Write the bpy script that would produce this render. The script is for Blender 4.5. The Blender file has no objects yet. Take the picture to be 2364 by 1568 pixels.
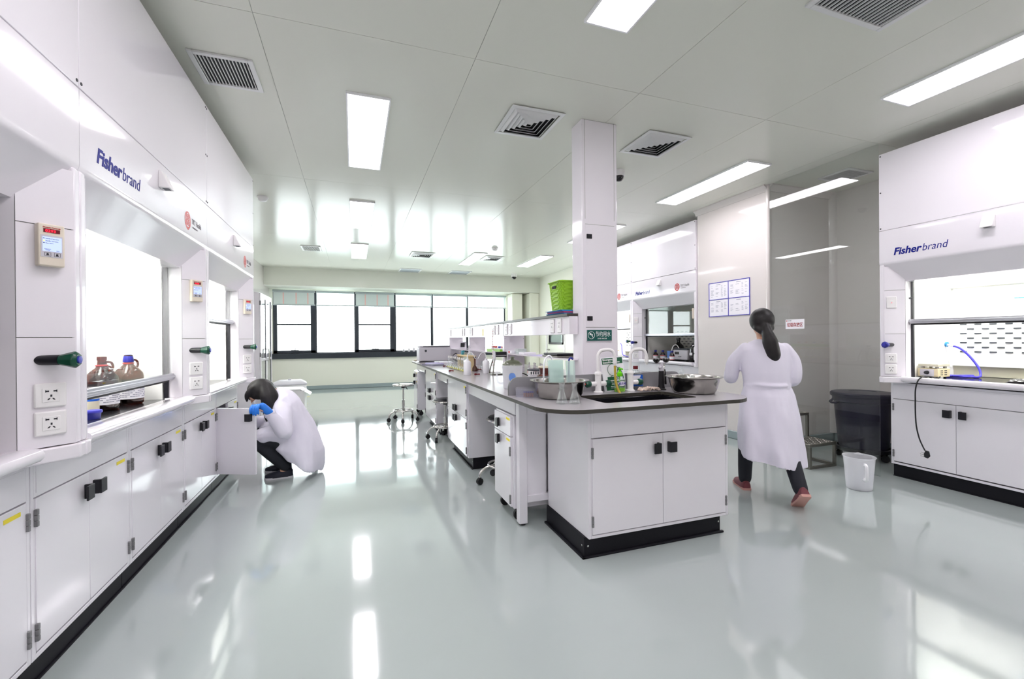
import bpy, bmesh, math, random
from math import sin, cos, pi, radians, sqrt
from mathutils import Vector, Matrix
from mathutils import noise as mnoise
from mathutils.geometry import tessellate_polygon
random.seed(7)
SC = bpy.context.scene
COL = SC.collection

# ------------------------------------------------------------------ materials
def s2l(c):
    return tuple(((v/255)/12.92 if v/255 <= .04045 else (((v/255)+.055)/1.055)**2.4) for v in c)
M = {}
def mat(name, rgb, rough=.4, metal=0., spec=.5, coat=0., trans=0., ior=1.45, emit=None, estr=0., noise=0., nscale=20., bump=0., bscale=200., alpha=1., rvar=0.):
    m = bpy.data.materials.new(name); m.use_nodes = True
    nt = m.node_tree; b = nt.nodes['Principled BSDF']
    c = s2l(rgb) + (1,)
    b.inputs['Base Color'].default_value = c
    b.inputs['Roughness'].default_value = rough
    b.inputs['Metallic'].default_value = metal
    b.inputs['Specular IOR Level'].default_value = spec
    b.inputs['Coat Weight'].default_value = coat
    b.inputs['Coat Roughness'].default_value = .04
    b.inputs['Transmission Weight'].default_value = trans
    b.inputs['IOR'].default_value = ior
    b.inputs['Alpha'].default_value = alpha
    if emit:
        b.inputs['Emission Color'].default_value = s2l(emit) + (1,)
        b.inputs['Emission Strength'].default_value = estr
    if noise or bump or rvar:
        tc = nt.nodes.new('ShaderNodeTexCoord')
    if noise or rvar:
        n = nt.nodes.new('ShaderNodeTexNoise'); n.inputs['Scale'].default_value = nscale; n.inputs['Detail'].default_value = 6
        nt.links.new(tc.outputs['Object'], n.inputs['Vector'])
    if noise:
        r = nt.nodes.new('ShaderNodeMix'); r.data_type = 'RGBA'
        r.inputs[6].default_value = tuple(v*(1-noise) for v in c[:3]) + (1,)
        r.inputs[7].default_value = tuple(min(1, v*(1+noise)) for v in c[:3]) + (1,)
        nt.links.new(n.outputs['Fac'], r.inputs[0]); nt.links.new(r.outputs[2], b.inputs['Base Color'])
    if rvar:
        mr = nt.nodes.new('ShaderNodeMapRange'); mr.inputs[3].default_value = max(0, rough-rvar); mr.inputs[4].default_value = rough+rvar
        nt.links.new(n.outputs['Fac'], mr.inputs[0]); nt.links.new(mr.outputs[0], b.inputs['Roughness'])
    if bump:
        n2 = nt.nodes.new('ShaderNodeTexNoise'); n2.inputs['Scale'].default_value = bscale
        nt.links.new(tc.outputs['Object'], n2.inputs['Vector'])
        bp = nt.nodes.new('ShaderNodeBump'); bp.inputs['Strength'].default_value = bump; bp.inputs['Distance'].default_value = .002
        nt.links.new(n2.outputs['Fac'], bp.inputs['Height']); nt.links.new(bp.outputs[0], b.inputs['Normal'])
    M[name] = m
    return m
def thin_glass(name, rgb, rough=.0, f=1.45, haze=0.):
    m = bpy.data.materials.new(name); m.use_nodes = True
    nt = m.node_tree; nt.nodes.clear()
    o = nt.nodes.new('ShaderNodeOutputMaterial'); mx = nt.nodes.new('ShaderNodeMixShader')
    t = nt.nodes.new('ShaderNodeBsdfTransparent'); g = nt.nodes.new('ShaderNodeBsdfGlossy'); fr = nt.nodes.new('ShaderNodeFresnel')
    t.inputs[0].default_value = s2l(rgb)+(1,); g.inputs['Roughness'].default_value = rough; g.inputs[0].default_value = (1, 1, 1, 1)
    gm = nt.nodes.new('ShaderNodeNewGeometry'); mi = nt.nodes.new('ShaderNodeMix')
    mi.inputs[2].default_value = f; mi.inputs[3].default_value = 1/f
    nt.links.new(gm.outputs['Backfacing'], mi.inputs[0]); nt.links.new(mi.outputs[0], fr.inputs[0])
    nt.links.new(fr.outputs[0], mx.inputs[0]); nt.links.new(t.outputs[0], mx.inputs[1]); nt.links.new(g.outputs[0], mx.inputs[2])
    last = mx
    if haze:
        d = nt.nodes.new('ShaderNodeBsdfDiffuse'); d.inputs[0].default_value = s2l(rgb)+(1,)
        tl = nt.nodes.new('ShaderNodeBsdfTranslucent'); tl.inputs[0].default_value = s2l(rgb)+(1,)
        a = nt.nodes.new('ShaderNodeAddShader'); a2 = nt.nodes.new('ShaderNodeMixShader'); a2.inputs[0].default_value = .5
        nt.links.new(d.outputs[0], a2.inputs[1]); nt.links.new(tl.outputs[0], a2.inputs[2])
        h = nt.nodes.new('ShaderNodeMixShader'); h.inputs[0].default_value = haze
        nt.links.new(mx.outputs[0], h.inputs[1]); nt.links.new(a2.outputs[0], h.inputs[2]); last = h
    nt.links.new(last.outputs[0], o.inputs[0])
    M[name] = m
    return m
def emission(name, rgb, s):
    m = bpy.data.materials.new(name); m.use_nodes = True
    nt = m.node_tree; nt.nodes.clear()
    o = nt.nodes.new('ShaderNodeOutputMaterial'); e = nt.nodes.new('ShaderNodeEmission')
    e.inputs[0].default_value = s2l(rgb)+(1,); e.inputs[1].default_value = s
    nt.links.new(e.outputs[0], o.inputs[0]); M[name] = m
    return m

mat('white_enamel', (236, 233, 239), .13, spec=.5, coat=.35)
mat('hood_white', (238, 234, 240), .1, spec=.5, coat=.4)
mat('wall_panel', (222, 216, 213), .12, coat=.25)
mat('back_panel', (238, 238, 225), .22)
mat('alcove_panel', (232, 226, 223), .14, coat=.3)
mat('ceiling_panel', (227, 228, 218), .17, spec=.1)
mat('joint', (150, 152, 146), .5)
mat('ceiling_joint', (178, 180, 172), .5)
mat('epoxy_floor', (174, 183, 181), .09, spec=.6, coat=.5, noise=.035, nscale=1.6, rvar=.05)
mat('cove_skirting', (150, 164, 166), .2)
mat('black_plastic', (26, 26, 32), .35)
mat('black_rubber', (22, 22, 26), .55)
mat('black_kick', (24, 24, 30), .5, spec=.25)
mat('dark_frame', (44, 50, 58), .35)
mat('dark_edge', (66, 64, 58), .35)
mat('worktop_grey', (176, 172, 176), .2, spec=.5, noise=.03, nscale=300)
mat('epoxy_black', (24, 24, 28), .16)
mat('splash_grey', (140, 139, 142), .3)
mat('hinge_grey', (132, 132, 134), .4, metal=.3)
mat('chrome', (214, 212, 208), .1, metal=1)
mat('steel', (176, 174, 168), .2, metal=1, noise=.05, nscale=30, rvar=.08)
mat('brushed_steel', (140, 138, 130), .35, metal=1)
mat('aluminium', (196, 196, 204), .3, metal=.85)
mat('grille_white', (226, 226, 226), .35)
mat('grille_dark', (34, 36, 38), .7)
mat('plastic_white', (240, 238, 238), .3)
mat('beige_plastic', (226, 216, 200), .4)
mat('lamp_frame', (244, 244, 246), .3)
mat('green_knob', (20, 76, 56), .25)
mat('blue_knob', (44, 48, 140), .3)
mat('cap_blue', (52, 52, 170), .35)
mat('logo_blue', (26, 34, 132), .5, spec=.2)
mat('logo_red', (196, 52, 48), .4)
mat('logo_grey', (120, 116, 120), .5)
mat('yellow_tape', (240, 222, 60), .5)
mat('paper', (246, 244, 250), .7)
mat('print_grey', (150, 150, 168), .7)
mat('ink', (40, 40, 48), .6)
mat('notice_blue', (58, 52, 176), .4)
mat('sign_green', (20, 88, 80), .3)
mat('poster_green', (34, 96, 66), .4)
mat('sign_red', (160, 30, 36), .5)
mat('white_ink', (246, 248, 248), .5)
mat('amber_glass', (96, 50, 16), .06, spec=.7, coat=.5)
mat('amber_dark', (36, 22, 16), .08, spec=.7, coat=.4)
mat('bottle_black', (22, 20, 22), .12, coat=.4)
mat('red_plastic', (204, 60, 66), .4)
mat('maroon', (108, 20, 30), .35)
mat('brown_glaze', (84, 30, 22), .2, coat=.5)
mat('cream', (222, 214, 190), .5)
mat('basket_green', (142, 190, 38), .4)
mat('tray_blue', (52, 140, 200), .35)
mat('tray_pink', (200, 70, 120), .35)
mat('bin_navy', (36, 33, 52), .34, noise=.12, nscale=4, bump=.1, bscale=6)
mat('soap_green', (110, 220, 20), .25)
mat('soap_liquid', (160, 236, 40), .15, trans=.3)
mat('blue_label', (30, 96, 200), .4)
mat('hose_yellow', (190, 164, 66), .35)
mat('hose_blue', (70, 62, 200), .3)
mat('cloth_beige', (220, 200, 186), .9, bump=.5, bscale=90)
mat('translucent_plastic', (236, 240, 246), .3, trans=.35, ior=1.1)
mat('milk_plastic', (244, 244, 248), .35)
mat('lab_coat', (226, 222, 236), .85, bump=.25, bscale=18)
mat('hair', (24, 20, 22), .5, bump=.5, bscale=60)
mat('hair_band', (40, 44, 90), .6)
mat('skin', (206, 160, 136), .5)
mat('trousers', (36, 38, 46), .8)
mat('glove_blue', (40, 124, 226), .4)
mat('shoe_red', (120, 60, 68), .6)
mat('shoe_sole', (210, 160, 150), .6)
mat('shoe_navy', (26, 28, 44), .6)
mat('sole_white', (220, 218, 222), .5)
mat('mask_white', (236, 236, 240), .7)
mat('plate_grey', (200, 196, 176), .4)
mat('hotplate_beige', (222, 208, 170), .4)
mat('blind_fabric', (214, 224, 222), .8)
mat('blind_rail', (176, 186, 188), .4)
mat('pink_stripe', (240, 190, 186), .8)
mat('filter_grey', (170, 178, 184), .6)
mat('blue_box', (110, 150, 220), .4)
mat('purple_paper', (206, 200, 236), .7)
mat('lime_rack', (140, 196, 60), .4)
mat('teal_plastic', (60, 150, 170), .4)
mat('yellow_liquid', (214, 204, 90), .2)
mat('vial_brown', (150, 104, 84), .25)
mat('cork', (216, 194, 150), .8)
mat('device_grey', (206, 203, 210), .4)
mat('dark_grey_plastic', (70, 74, 80), .45)
mat('liner_lit', (248, 248, 246), .4)
mat('liner_unlit', (214, 212, 206), .4)
thin_glass('pane', (250, 253, 252))
thin_glass('sash_pane', (251, 253, 252))
thin_glass('blind_blown_out', (240, 246, 244), f=1.05, haze=.3)  # see-through copy of the blind fabric, so its bays look overexposed
thin_glass('clear_glass', (252, 254, 254), f=1.5, haze=.03)
thin_glass('frosted_glass', (238, 249, 246), f=1.45, haze=.42)
thin_glass('milky', (250, 250, 254), f=1.4, haze=.13)
thin_glass('jug_plastic', (253, 253, 255), f=1.4, haze=.34)
thin_glass('amber_clear', (158, 86, 34), f=1.5)
thin_glass('green_glass', (196, 200, 184), f=1.5, haze=.15)
emission('panel_light', (255, 249, 255), 10.5)
emission('hood_light', (255, 255, 250), 17)
emission('led_red', (255, 40, 60), 1.6)
emission('lcd_blue', (176, 190, 250), 1.0)
emission('led_yellow', (250, 230, 60), 1.5)

# ------------------------------------------------------------------ mesh helpers
class MB:
    def __init__(s):
        s.bm = bmesh.new()
    def quad(s, *p):
        s.bm.faces.new([s.bm.verts.new(q) for q in p]); return s
    def box(s, x0, x1, y0, y1, z0, z1, mi=0):
        v = [s.bm.verts.new(p) for p in ((x0,y0,z0),(x1,y0,z0),(x1,y1,z0),(x0,y1,z0),(x0,y0,z1),(x1,y0,z1),(x1,y1,z1),(x0,y1,z1))]
        for f in ((3,2,1,0),(4,5,6,7),(0,1,5,4),(1,2,6,5),(2,3,7,6),(3,0,4,7)):
            fc = s.bm.faces.new([v[i] for i in f]); fc.material_index = mi
        return s
    def prism(s, poly, a, b, axis='z', mi=0):
        def P(u, v, w):
            return {'z': (u, v, w), 'x': (w, u, v), 'y': (u, w, v)}[axis]
        A = [s.bm.verts.new(P(u, v, a)) for u, v in poly]; B = [s.bm.verts.new(P(u, v, b)) for u, v in poly]
        n = len(poly)
        fs = [s.bm.faces.new(A[::-1]), s.bm.faces.new(B)] + [s.bm.faces.new((A[i], A[(i+1) % n], B[(i+1) % n], B[i])) for i in range(n)]
        for f in fs: f.material_index = mi
        return s
    def cyl(s, p0, p1, r0, r1=None, n=16, caps=True, mi=0):
        r1 = r0 if r1 is None else r1
        p0, p1 = Vector(p0), Vector(p1); d = (p1-p0).normalized()
        u = d.orthogonal().normalized(); w = d.cross(u)
        A = []; B = []
        for i in range(n):
            q = u*cos(2*pi*i/n)+w*sin(2*pi*i/n)
            A.append(s.bm.verts.new(p0+q*r0)); B.append(s.bm.verts.new(p1+q*r1))
        for i in range(n):
            f = s.bm.faces.new((A[i], A[(i+1) % n], B[(i+1) % n], B[i])); f.material_index = mi
        if caps:
            for f in (s.bm.faces.new(A[::-1]), s.bm.faces.new(B)): f.material_index = mi
        return s
    def tube(s, pts, r, n=10, mi=0, closed=False):
        pts = [Vector(p) for p in pts]; N = len(pts)
        rs = r if isinstance(r, (list, tuple)) else [r]*N
        rings = []; u = None
        for i, p in enumerate(pts):
            if closed: d = (pts[(i+1) % N]-pts[i-1]).normalized()
            else: d = (pts[min(i+1, N-1)]-pts[max(i-1, 0)]).normalized()
            if u is None: u = d.orthogonal().normalized()
            u = (u-d*u.dot(d)).normalized(); w = d.cross(u)
            rings.append([s.bm.verts.new(p+(u*cos(2*pi*k/n)+w*sin(2*pi*k/n))*rs[i]) for k in range(n)])
        for i in range(N if closed else N-1):
            a, b = rings[i], rings[(i+1) % N]
            for k in range(n):
                f = s.bm.faces.new((a[k], a[(k+1) % n], b[(k+1) % n], b[k])); f.material_index = mi
        if not closed:
            s.bm.faces.new(rings[0][::-1]).material_index = mi; s.bm.faces.new(rings[-1]).material_index = mi
        return s
    def lathe(s, prof, c=(0, 0, 0), n=28, mi=0, sx=1., sy=1.):
        rings = []
        for r, z in prof:
            if r < 1e-5: rings.append([s.bm.verts.new((c[0], c[1], c[2]+z))])
            else: rings.append([s.bm.verts.new((c[0]+r*sx*cos(2*pi*k/n), c[1]+r*sy*sin(2*pi*k/n), c[2]+z)) for k in range(n)])
        for a, b in zip(rings, rings[1:]):
            for k in range(n):
                k2 = (k+1) % n
                if len(a) == 1 and len(b) == 1: continue
                if len(a) == 1: f = s.bm.faces.new((a[0], b[k2], b[k]))
                elif len(b) == 1: f = s.bm.faces.new((a[k], a[k2], b[0]))
                else: f = s.bm.faces.new((a[k], a[k2], b[k2], b[k]))
                f.material_index = mi
        return s
    def ball(s, c, r, n=14, sx=1., sy=1., sz=1.):
        prof = [(r*sin(pi*i/n), -r*sz*cos(pi*i/n)) for i in range(n+1)]
        prof[0] = (0, prof[0][1]); prof[-1] = (0, prof[-1][1])
        return s.lathe(prof, c, 2*n, 0, sx, sy)
    def loft(s, rings, cap=True, closed=True):
        R = [[s.bm.verts.new(p) for p in r] for r in rings]; n = len(R[0])
        for a, b in zip(R, R[1:]):
            for k in range(n if closed else n-1):
                s.bm.faces.new((a[k], a[(k+1) % n], b[(k+1) % n], b[k]))
        if cap:
            s.bm.faces.new(R[0][::-1]); s.bm.faces.new(R[-1])
        return s
    def build(s, name, m, parent=None, loc=(0, 0, 0), rot=(0, 0, 0), smooth=False, bevel=0., seg=2, label=None, recalc=True, mods=None):
        if recalc: bmesh.ops.recalc_face_normals(s.bm, faces=s.bm.faces)
        me = bpy.data.meshes.new(name); s.bm.to_mesh(me); s.bm.free()
        for x in (m if isinstance(m, (list, tuple)) else [m]): me.materials.append(M[x])
        o = bpy.data.objects.new(name, me); COL.objects.link(o)
        if parent is not None: o.parent = parent
        o.location = loc; o.rotation_euler = rot
        if bevel:
            b = o.modifiers.new('bevel', 'BEVEL'); b.width = bevel; b.segments = seg; b.limit_method = 'ANGLE'; b.angle_limit = radians(40)
        if smooth or bevel:
            for p in me.polygons: p.use_smooth = True
            if hasattr(me, 'set_sharp_from_angle'): me.set_sharp_from_angle(angle=radians(38))
        if label: o['label'] = label
        return o
def thing(name, label, cat, loc=(0, 0, 0), rz=0., group=None):
    o = bpy.data.objects.new(name, None); COL.objects.link(o); o.empty_display_size = .1
    o.location = loc; o.rotation_euler = (0, 0, rz); o['label'] = label; o['category'] = cat
    if group: o['group'] = group
    return o
def tag(o, label, cat, group=None):
    o['label'] = label; o['category'] = cat
    if group: o['group'] = group
    return o
def struct(o, label=None):
    o['kind'] = 'structure'
    if label: o['label'] = label
    return o
def dup(root, loc, label, rz=None, group=None):
    r = root.copy(); COL.objects.link(r); r.location = loc; r['label'] = label
    if rz is not None: r.rotation_euler = (0, 0, rz)
    if group: r['group'] = group
    for ch in list(root.children):
        c = ch.copy(); COL.objects.link(c); c.parent = r
        for g in list(ch.children):
            d = g.copy(); COL.objects.link(d); d.parent = c
    return r
DG = None
def bake(o):
    """apply the modifiers of o into its mesh"""
    bpy.context.view_layer.update()
    dg = bpy.context.evaluated_depsgraph_get()
    me = bpy.data.meshes.new_from_object(o.evaluated_get(dg))
    o.modifiers.clear(); o.data = me
    return o
TEXTC = {}
def text(name, s, size, m, parent, loc, rot=(0, 0, 0), bold=0., shear=0., align='LEFT', stretch=1., depth=.0006, label=None, space=1.):
    key = (s, size, bold, shear, align, depth, space)
    if key not in TEXTC:
        cu = bpy.data.curves.new('lettering', 'FONT'); cu.body = s; cu.size = size; cu.offset = bold*size; cu.shear = shear
        cu.extrude = depth; cu.align_x = align; cu.resolution_u = 4; cu.space_character = space
        t = bpy.data.objects.new('lettering', cu); COL.objects.link(t)
        bpy.context.view_layer.update()
        TEXTC[key] = bpy.data.meshes.new_from_object(t.evaluated_get(bpy.context.evaluated_depsgraph_get()))
        bpy.data.objects.remove(t)
    me = TEXTC[key].copy(); me.materials.clear(); me.materials.append(M[m])
    o = bpy.data.objects.new(name, me); COL.objects.link(o)
    if parent is not None: o.parent = parent
    o.location = loc; o.rotation_euler = rot; o.scale = (stretch, 1, 1)
    if label: o['label'] = label
    return o
UP = (pi/2, 0, 0)      # text standing upright, read from -y
def ngon_ring(n, r, cx=0, cy=0):
    return [(cx+r*cos(2*pi*i/n), cy+r*sin(2*pi*i/n)) for i in range(n)]
def bez(p0, p1, p2, p3, n=16):
    p0, p1, p2, p3 = map(Vector, (p0, p1, p2, p3)); out = []
    for i in range(n+1):
        t = i/n; out.append(p0*(1-t)**3+p1*3*t*(1-t)**2+p2*3*t*t*(1-t)+p3*t**3)
    return out
def smooth_path(pts, k=6):
    pts = [Vector(p) for p in pts]; out = []
    for i in range(len(pts)-1):
        a = pts[max(i-1, 0)]; b = pts[i]; c = pts[i+1]; d = pts[min(i+2, len(pts)-1)]
        for j in range(k):
            t = j/k
            out.append(.5*((2*b)+(c-a)*t+(2*a-5*b+4*c-d)*t*t+(3*b-a-3*c+d)*t**3))
    out.append(pts[-1]); return out
# ------------------------------------------------------------------ the room shell
CZ = 3.0
XL, XR, YB, YF = -1.98, 5.5, 12.45, -2.2
BEAM_Y, BEAM_Z = 11.75, 2.57
struct(MB().box(XL-.2, XR+.2, YF-.2, YB+.2, -.1, 0).build('floor', 'epoxy_floor'))
# ceiling: sandwich panels with fine joints
mb = MB()
xs = [XL, -.49, .72, 1.92, 3.11, 4.31, XR]; ys = [YF, 0., 2.665, 5.23, 8.12, BEAM_Y]
g = .0016
for a, b in zip(xs, xs[1:]):
    for c, d in zip(ys, ys[1:]):
        mb.box(a+g, b-g, c+g, d-g, CZ, CZ+.05)
mb.box(XL, XR, YF, BEAM_Y, CZ+.004, CZ+.06, 1)
struct(mb.build('ceiling', ['ceiling_panel', 'ceiling_joint']))
struct(MB().box(XL-.2, XR+.2, BEAM_Y, YB+.2, BEAM_Z, CZ+.06).build('trim_1', 'ceiling_panel', bevel=.01))   # dropped beam over the windows
struct(MB().box(XL-.2, XL, YF, YB+.2, 0, CZ+.06).build('wall_left', 'wall_panel'))
struct(MB().box(XL-.2, XR+.2, YF-.2, YF, 0, CZ+.06).build('wall_near', 'wall_panel'))
struct(MB().box(XR, XR+.2, YF, YB, 0, CZ+.06).build('wall_right', 'alcove_panel'))
struct(MB().box(4.46, XR, 3.8, 4.925, 0, CZ).build('wall_pier', 'wall_panel', bevel=.03, seg=4))
# rear right wall with the door, and the boxed corner column
mb = MB(); DX = 5.02; D0, D1 = 10.13, 11.3
mb.box(DX, XR, 7.98, D0, 0, CZ).box(DX, XR, D1, YB, 0, CZ).box(DX, XR, D0, D1, 2.02, CZ)
struct(mb.build('wall_right_rear', 'back_panel'))
struct(MB().box(4.28, 4.6, 12.0, YB, 0, BEAM_Z-.001).box(4.72, DX-.001, 11.76, YB, 0, BEAM_Z-.001).build('trim_2', 'back_panel', bevel=.03, seg=3))
# door 1: frame, leaf with glazed upper part, handle
d = struct(MB().box(DX-.015, DX+.1, D0, D0+.05, 0, 2.02).box(DX-.015, DX+.1, D1-.05, D1, 0, 2.02).box(DX-.015, DX+.1, D0, D1, 1.97, 2.02).build('door_1', 'plastic_white', bevel=.004))
mb = MB(); wy0, wy1, wz0, wz1 = D0+.13, D1-.16, 1.11, 1.93
mb.box(DX+.02, DX+.06, D0+.05, wy0, .01, 1.97).box(DX+.02, DX+.06, wy1, D1-.05, .01, 1.97).box(DX+.02, DX+.06, wy0, wy1, .01, wz0).box(DX+.02, DX+.06, wy0, wy1, wz1, 1.97)
mb.build('door_leaf', 'back_panel', d)
mb = MB(); f = .05
mb.box(DX, DX+.07, wy0, wy0+f, wz0, wz1).box(DX, DX+.07, wy1-f, wy1, wz0, wz1).box(DX, DX+.07, wy0, wy1, wz0, wz0+f).box(DX, DX+.07, wy0, wy1, wz1-f, wz1)
mb.build('window_frame', 'black_plastic', d)
MB().box(DX+.035, DX+.042, wy0+f, wy1-f, wz0+f, wz1-f).build('door_glass', 'frosted_glass', d)
MB().cyl((DX+.02, D1-.14, .96), (DX-.04, D1-.14, .96), .011).cyl((DX-.04, D1-.14, .96), (DX-.04, D1-.31, .96), .011).cyl((DX+.02, D1-.14, .96), (DX+.012, D1-.14, .96), .026).build('door_handle', 'brushed_steel', d, smooth=True)
# rear wall with six window bays
wx = [-1.9, -.915, .03, 1.05, 2.06, 3.07, 4.22]; WZ0, WZ1 = .935, 2.53
mb = MB()
mb.box(XL, XR, YB, YB+.2, 0, WZ0).box(XL, XR, YB, YB+.2, WZ1, BEAM_Z).box(XL, wx[0], YB, YB+.2, WZ0, WZ1).box(wx[-1], XR, YB, YB+.2, WZ0, WZ1)
struct(mb.build('wall_rear', 'back_panel'))
struct(MB().box(wx[0]-.04, wx[-1]+.04, YB-.07, YB+.02, .80, .935).build('trim_3', 'dark_frame', bevel=.005))      # dark sill band
for i, (a, b) in enumerate(zip(wx, wx[1:])):
    mb = MB(); y0, y1 = YB+.02, YB+.1
    e = .035 if i != 1 else .018
    mb.box(a, a+e, y0, y1, WZ0, WZ1).box(b-e, b, y0, y1, WZ0, WZ1).box(a, b, y0, y1, WZ0, WZ0+e).box(a, b, y0, y1, WZ1-e, WZ1)
    w = struct(mb.build('window_%d' % (i+1), 'dark_frame'))
    if i in (0, 2):
        mb = MB(); k = .085; y0, y1 = YB-.01, YB+.06
        a2, b2 = a+.01, b-.01
        mb.box(a2, a2+k, y0, y1, WZ0+.01, WZ1-.01).box(b2-k-.03, b2, y0, y1, WZ0+.01, WZ1-.01).box(a2, b2, y0, y1, WZ0+.01, WZ0+.075).box(a2, b2, y0, y1, WZ1-.09, WZ1-.01)
        mb.box(a2+k, b2-k, y0, y1, 1.648, 1.69)
        mb.build('opening_sash', 'dark_frame', w, bevel=.004)
        MB().box((a+b)/2-.09, (a+b)/2+.09, YB-.03, YB-.01, WZ0+.07, WZ0+.09).tube([((a+b)/2, YB-.03, WZ0+.085), ((a+b)/2+.01, YB-.05, WZ0+.11), ((a+b)/2+.03, YB-.045, WZ0+.125)], .008).build('window_handle', 'dark_frame', w)
    MB().box(a+e, b-e, YB+.05, YB+.056, WZ0+e, WZ1-e).build('window_pane', 'pane', w)
pos = ['leftmost window', 'second window from the left', 'third window from the left', 'fourth window from the left', 'fifth window from the left', 'rightmost window']
for i, (a, b) in enumerate(zip(wx, wx[1:])):
    r = thing('roller_blind', 'rolled-up pale roller blind at the top of the %s' % pos[i], 'blind', ((a+b)/2, YB-.11, 2.17), 0, 'roller blinds over the windows')
    h = (b-a)/2-.012
    MB().cyl((-h, 0, .33), (h, 0, .33), .032).build('blind_tube', 'blind_rail', r, smooth=True)
    MB().box(-h+.015, h-.015, -.002, .002, 0, .33).build('blind_fabric', 'blind_fabric' if i in (0, 2) else 'blind_blown_out', r)
    MB().box(-h, h, -.01, .01, -.026, .002).build('bottom_rail', 'blind_rail', r, bevel=.003)
    if i in (0, 2):
        for q in (-.5, .1, .66): MB().box(q*h-.012, q*h+.012, -.0035, -.0025, .01, .29).build('pink_stripe', 'pink_stripe', r)
# skirtings (coved edge of the floor coating)
def skirting(name, x0, x1, y0, y1): struct(MB().box(x0, x1, y0, y1, 0, .1).build(name, 'cove_skirting', bevel=.01))
skirting('baseboard_rear', XL, 4.28, YB-.02, YB); skirting('baseboard_left', XL, XL+.02, 5.2, YB)
skirting('baseboard_pier', 4.44, 4.46, 3.8, 4.925); skirting('baseboard_step', 4.46, XR, 3.78, 3.8); skirting('baseboard_alcove', XR-.02, XR, 2.2, 3.78)
skirting('baseboard_right_rear', DX-.02, DX, 7.98, D0-.03)
skirting('baseboard_corner', 4.28, 4.72, 11.98, 12.0)
# coved moulding where walls meet the ceiling
struct(MB().prism([(4.46, CZ), (4.40, CZ), (4.40, CZ-.012), (4.43, CZ-.03), (4.45, CZ-.07), (4.46, CZ-.07)], 3.8, 4.925, 'y').build('trim_4', 'wall_panel', smooth=True))
struct(MB().prism([(3.8, CZ), (3.74, CZ), (3.74, CZ-.012), (3.77, CZ-.03), (3.79, CZ-.07), (3.8, CZ-.07)], 4.46, XR, 'x').build('trim_5', 'wall_panel', smooth=True))
# bright rounded corner profiles of the panel wall
struct(MB().cyl((4.463, 3.803, 0), (4.463, 3.803, CZ), .024, n=20).build('trim_6', 'wall_panel', smooth=True))
struct(MB().prism([(XR, 3.8), (XR-.06, 3.8), (XR-.05, 3.775), (XR-.025, 3.75), (XR, 3.74)], .1, CZ, 'z').build('trim_7', 'alcove_panel', smooth=True))
# frameless glass screen closing the waste alcove, flush with the hood fronts
struct(MB().box(4.452, 4.46, 2.663, 3.775, .004, CZ-.004).build('window_7', 'sash_pane'), 'frameless glass screen in front of the waste alcove')

# ------------------------------------------------------------------ ceiling fixtures
def ceiling_light(x0, x1, y0, y1, label, g='recessed ceiling light panels'):
    cx, cy = (x0+x1)/2, (y0+y1)/2; hx, hy = (x1-x0)/2, (y1-y0)/2
    r = thing('ceiling_light', label, 'ceiling light', (cx, cy, CZ), 0, g); f = .012; t = .018
    mb = MB().box(-hx, -hx+f, -hy, hy, -t, 0).box(hx-f, hx, -hy, hy, -t, 0).box(-hx+f, hx-f, -hy, -hy+f, -t, 0).box(-hx+f, hx-f, hy-f, hy, -t, 0)
    mb.build('light_frame', 'lamp_frame', r, bevel=.002)
    MB().box(-hx+f, hx-f, -hy+f, hy-f, -t+.006, -.002).build('diffuser', 'panel_light', r)
ceiling_light(-.04, .265, 3.29, 4.69, 'ceiling light panel above the aisle, nearest and largest of its row')
ceiling_light(-.04, .265, 5.84, 7.26, 'ceiling light panel above the aisle, middle one of its row')
ceiling_light(-.04, .265, 8.44, 9.95, 'ceiling light panel above the aisle, smallest one nearest the windows')
ceiling_light(1.19, 1.465, .75, 2.145, 'ceiling light panel cut by the top edge of the photo')
ceiling_light(3.635, 3.95, 3.32, 4.73, 'long ceiling light panel right of the white column')
ceiling_light(3.61, 3.925, .72, 2.145, 'long ceiling light panel cut by the right edge of the photo')
ceiling_light(3.635, 3.95, 5.84, 7.22, 'ceiling light panel just peeping out from behind the column')
ceiling_light(2.28, 2.56, 8.63, 10.08, 'far ceiling light panel touching a square air diffuser')
ceiling_light(3.66, 3.97, 8.5, 9.95, 'far ceiling light panel left of the column, near the smoke detector')
for x in (-.04, 1.19): ceiling_light(x, x+.3, -1.9, -.5, 'unseen ceiling light panel added behind the camera for its light', 'unseen ceiling light panels added out of view')  # unseen panels, added out of view to help light the room
ceiling_light(-.04, .265, .72, 2.1, 'unseen ceiling light panel added behind the camera for its light', 'unseen ceiling light panels added out of view')  # unseen as well, added overhead for more light

def grille(x0, x1, y0, y1, label, n=15, along='y', name='air_grille'):
    cx, cy = (x0+x1)/2, (y0+y1)/2; hx, hy = (x1-x0)/2, (y1-y0)/2
    r = thing(name, label, 'air vent', (cx, cy, CZ), 0, 'slatted air grilles in the ceiling'); f = .03; t = .014
    MB().box(-hx, -hx+f, -hy, hy, -t, 0).box(hx-f, hx, -hy, hy, -t, 0).box(-hx+f, hx-f, -hy, -hy+f, -t, 0).box(-hx+f, hx-f, hy-f, hy, -t, 0).build('grille_frame', 'grille_white', r, bevel=.003)
    MB().box(-hx+f, hx-f, -hy+f, hy-f, -.003, -.001).build('dark_backing', 'grille_dark', r)  # dark plate stands in for the shade inside the grille
    for i in range(n):
        mb = MB()
        if along == 'y':
            x = -hx+f+(2*hx-2*f)*(i+.5)/n; mb.box(x-.0025, x+.0025, -hy+f, hy-f, -.012, -.003)
        else:
            y = -hy+f+(2*hy-2*f)*(i+.5)/n; mb.box(-hx+f, hx-f, y-.0025, y+.0025, -.012, -.003)
        mb.build('slat', 'grille_white', r)
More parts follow.
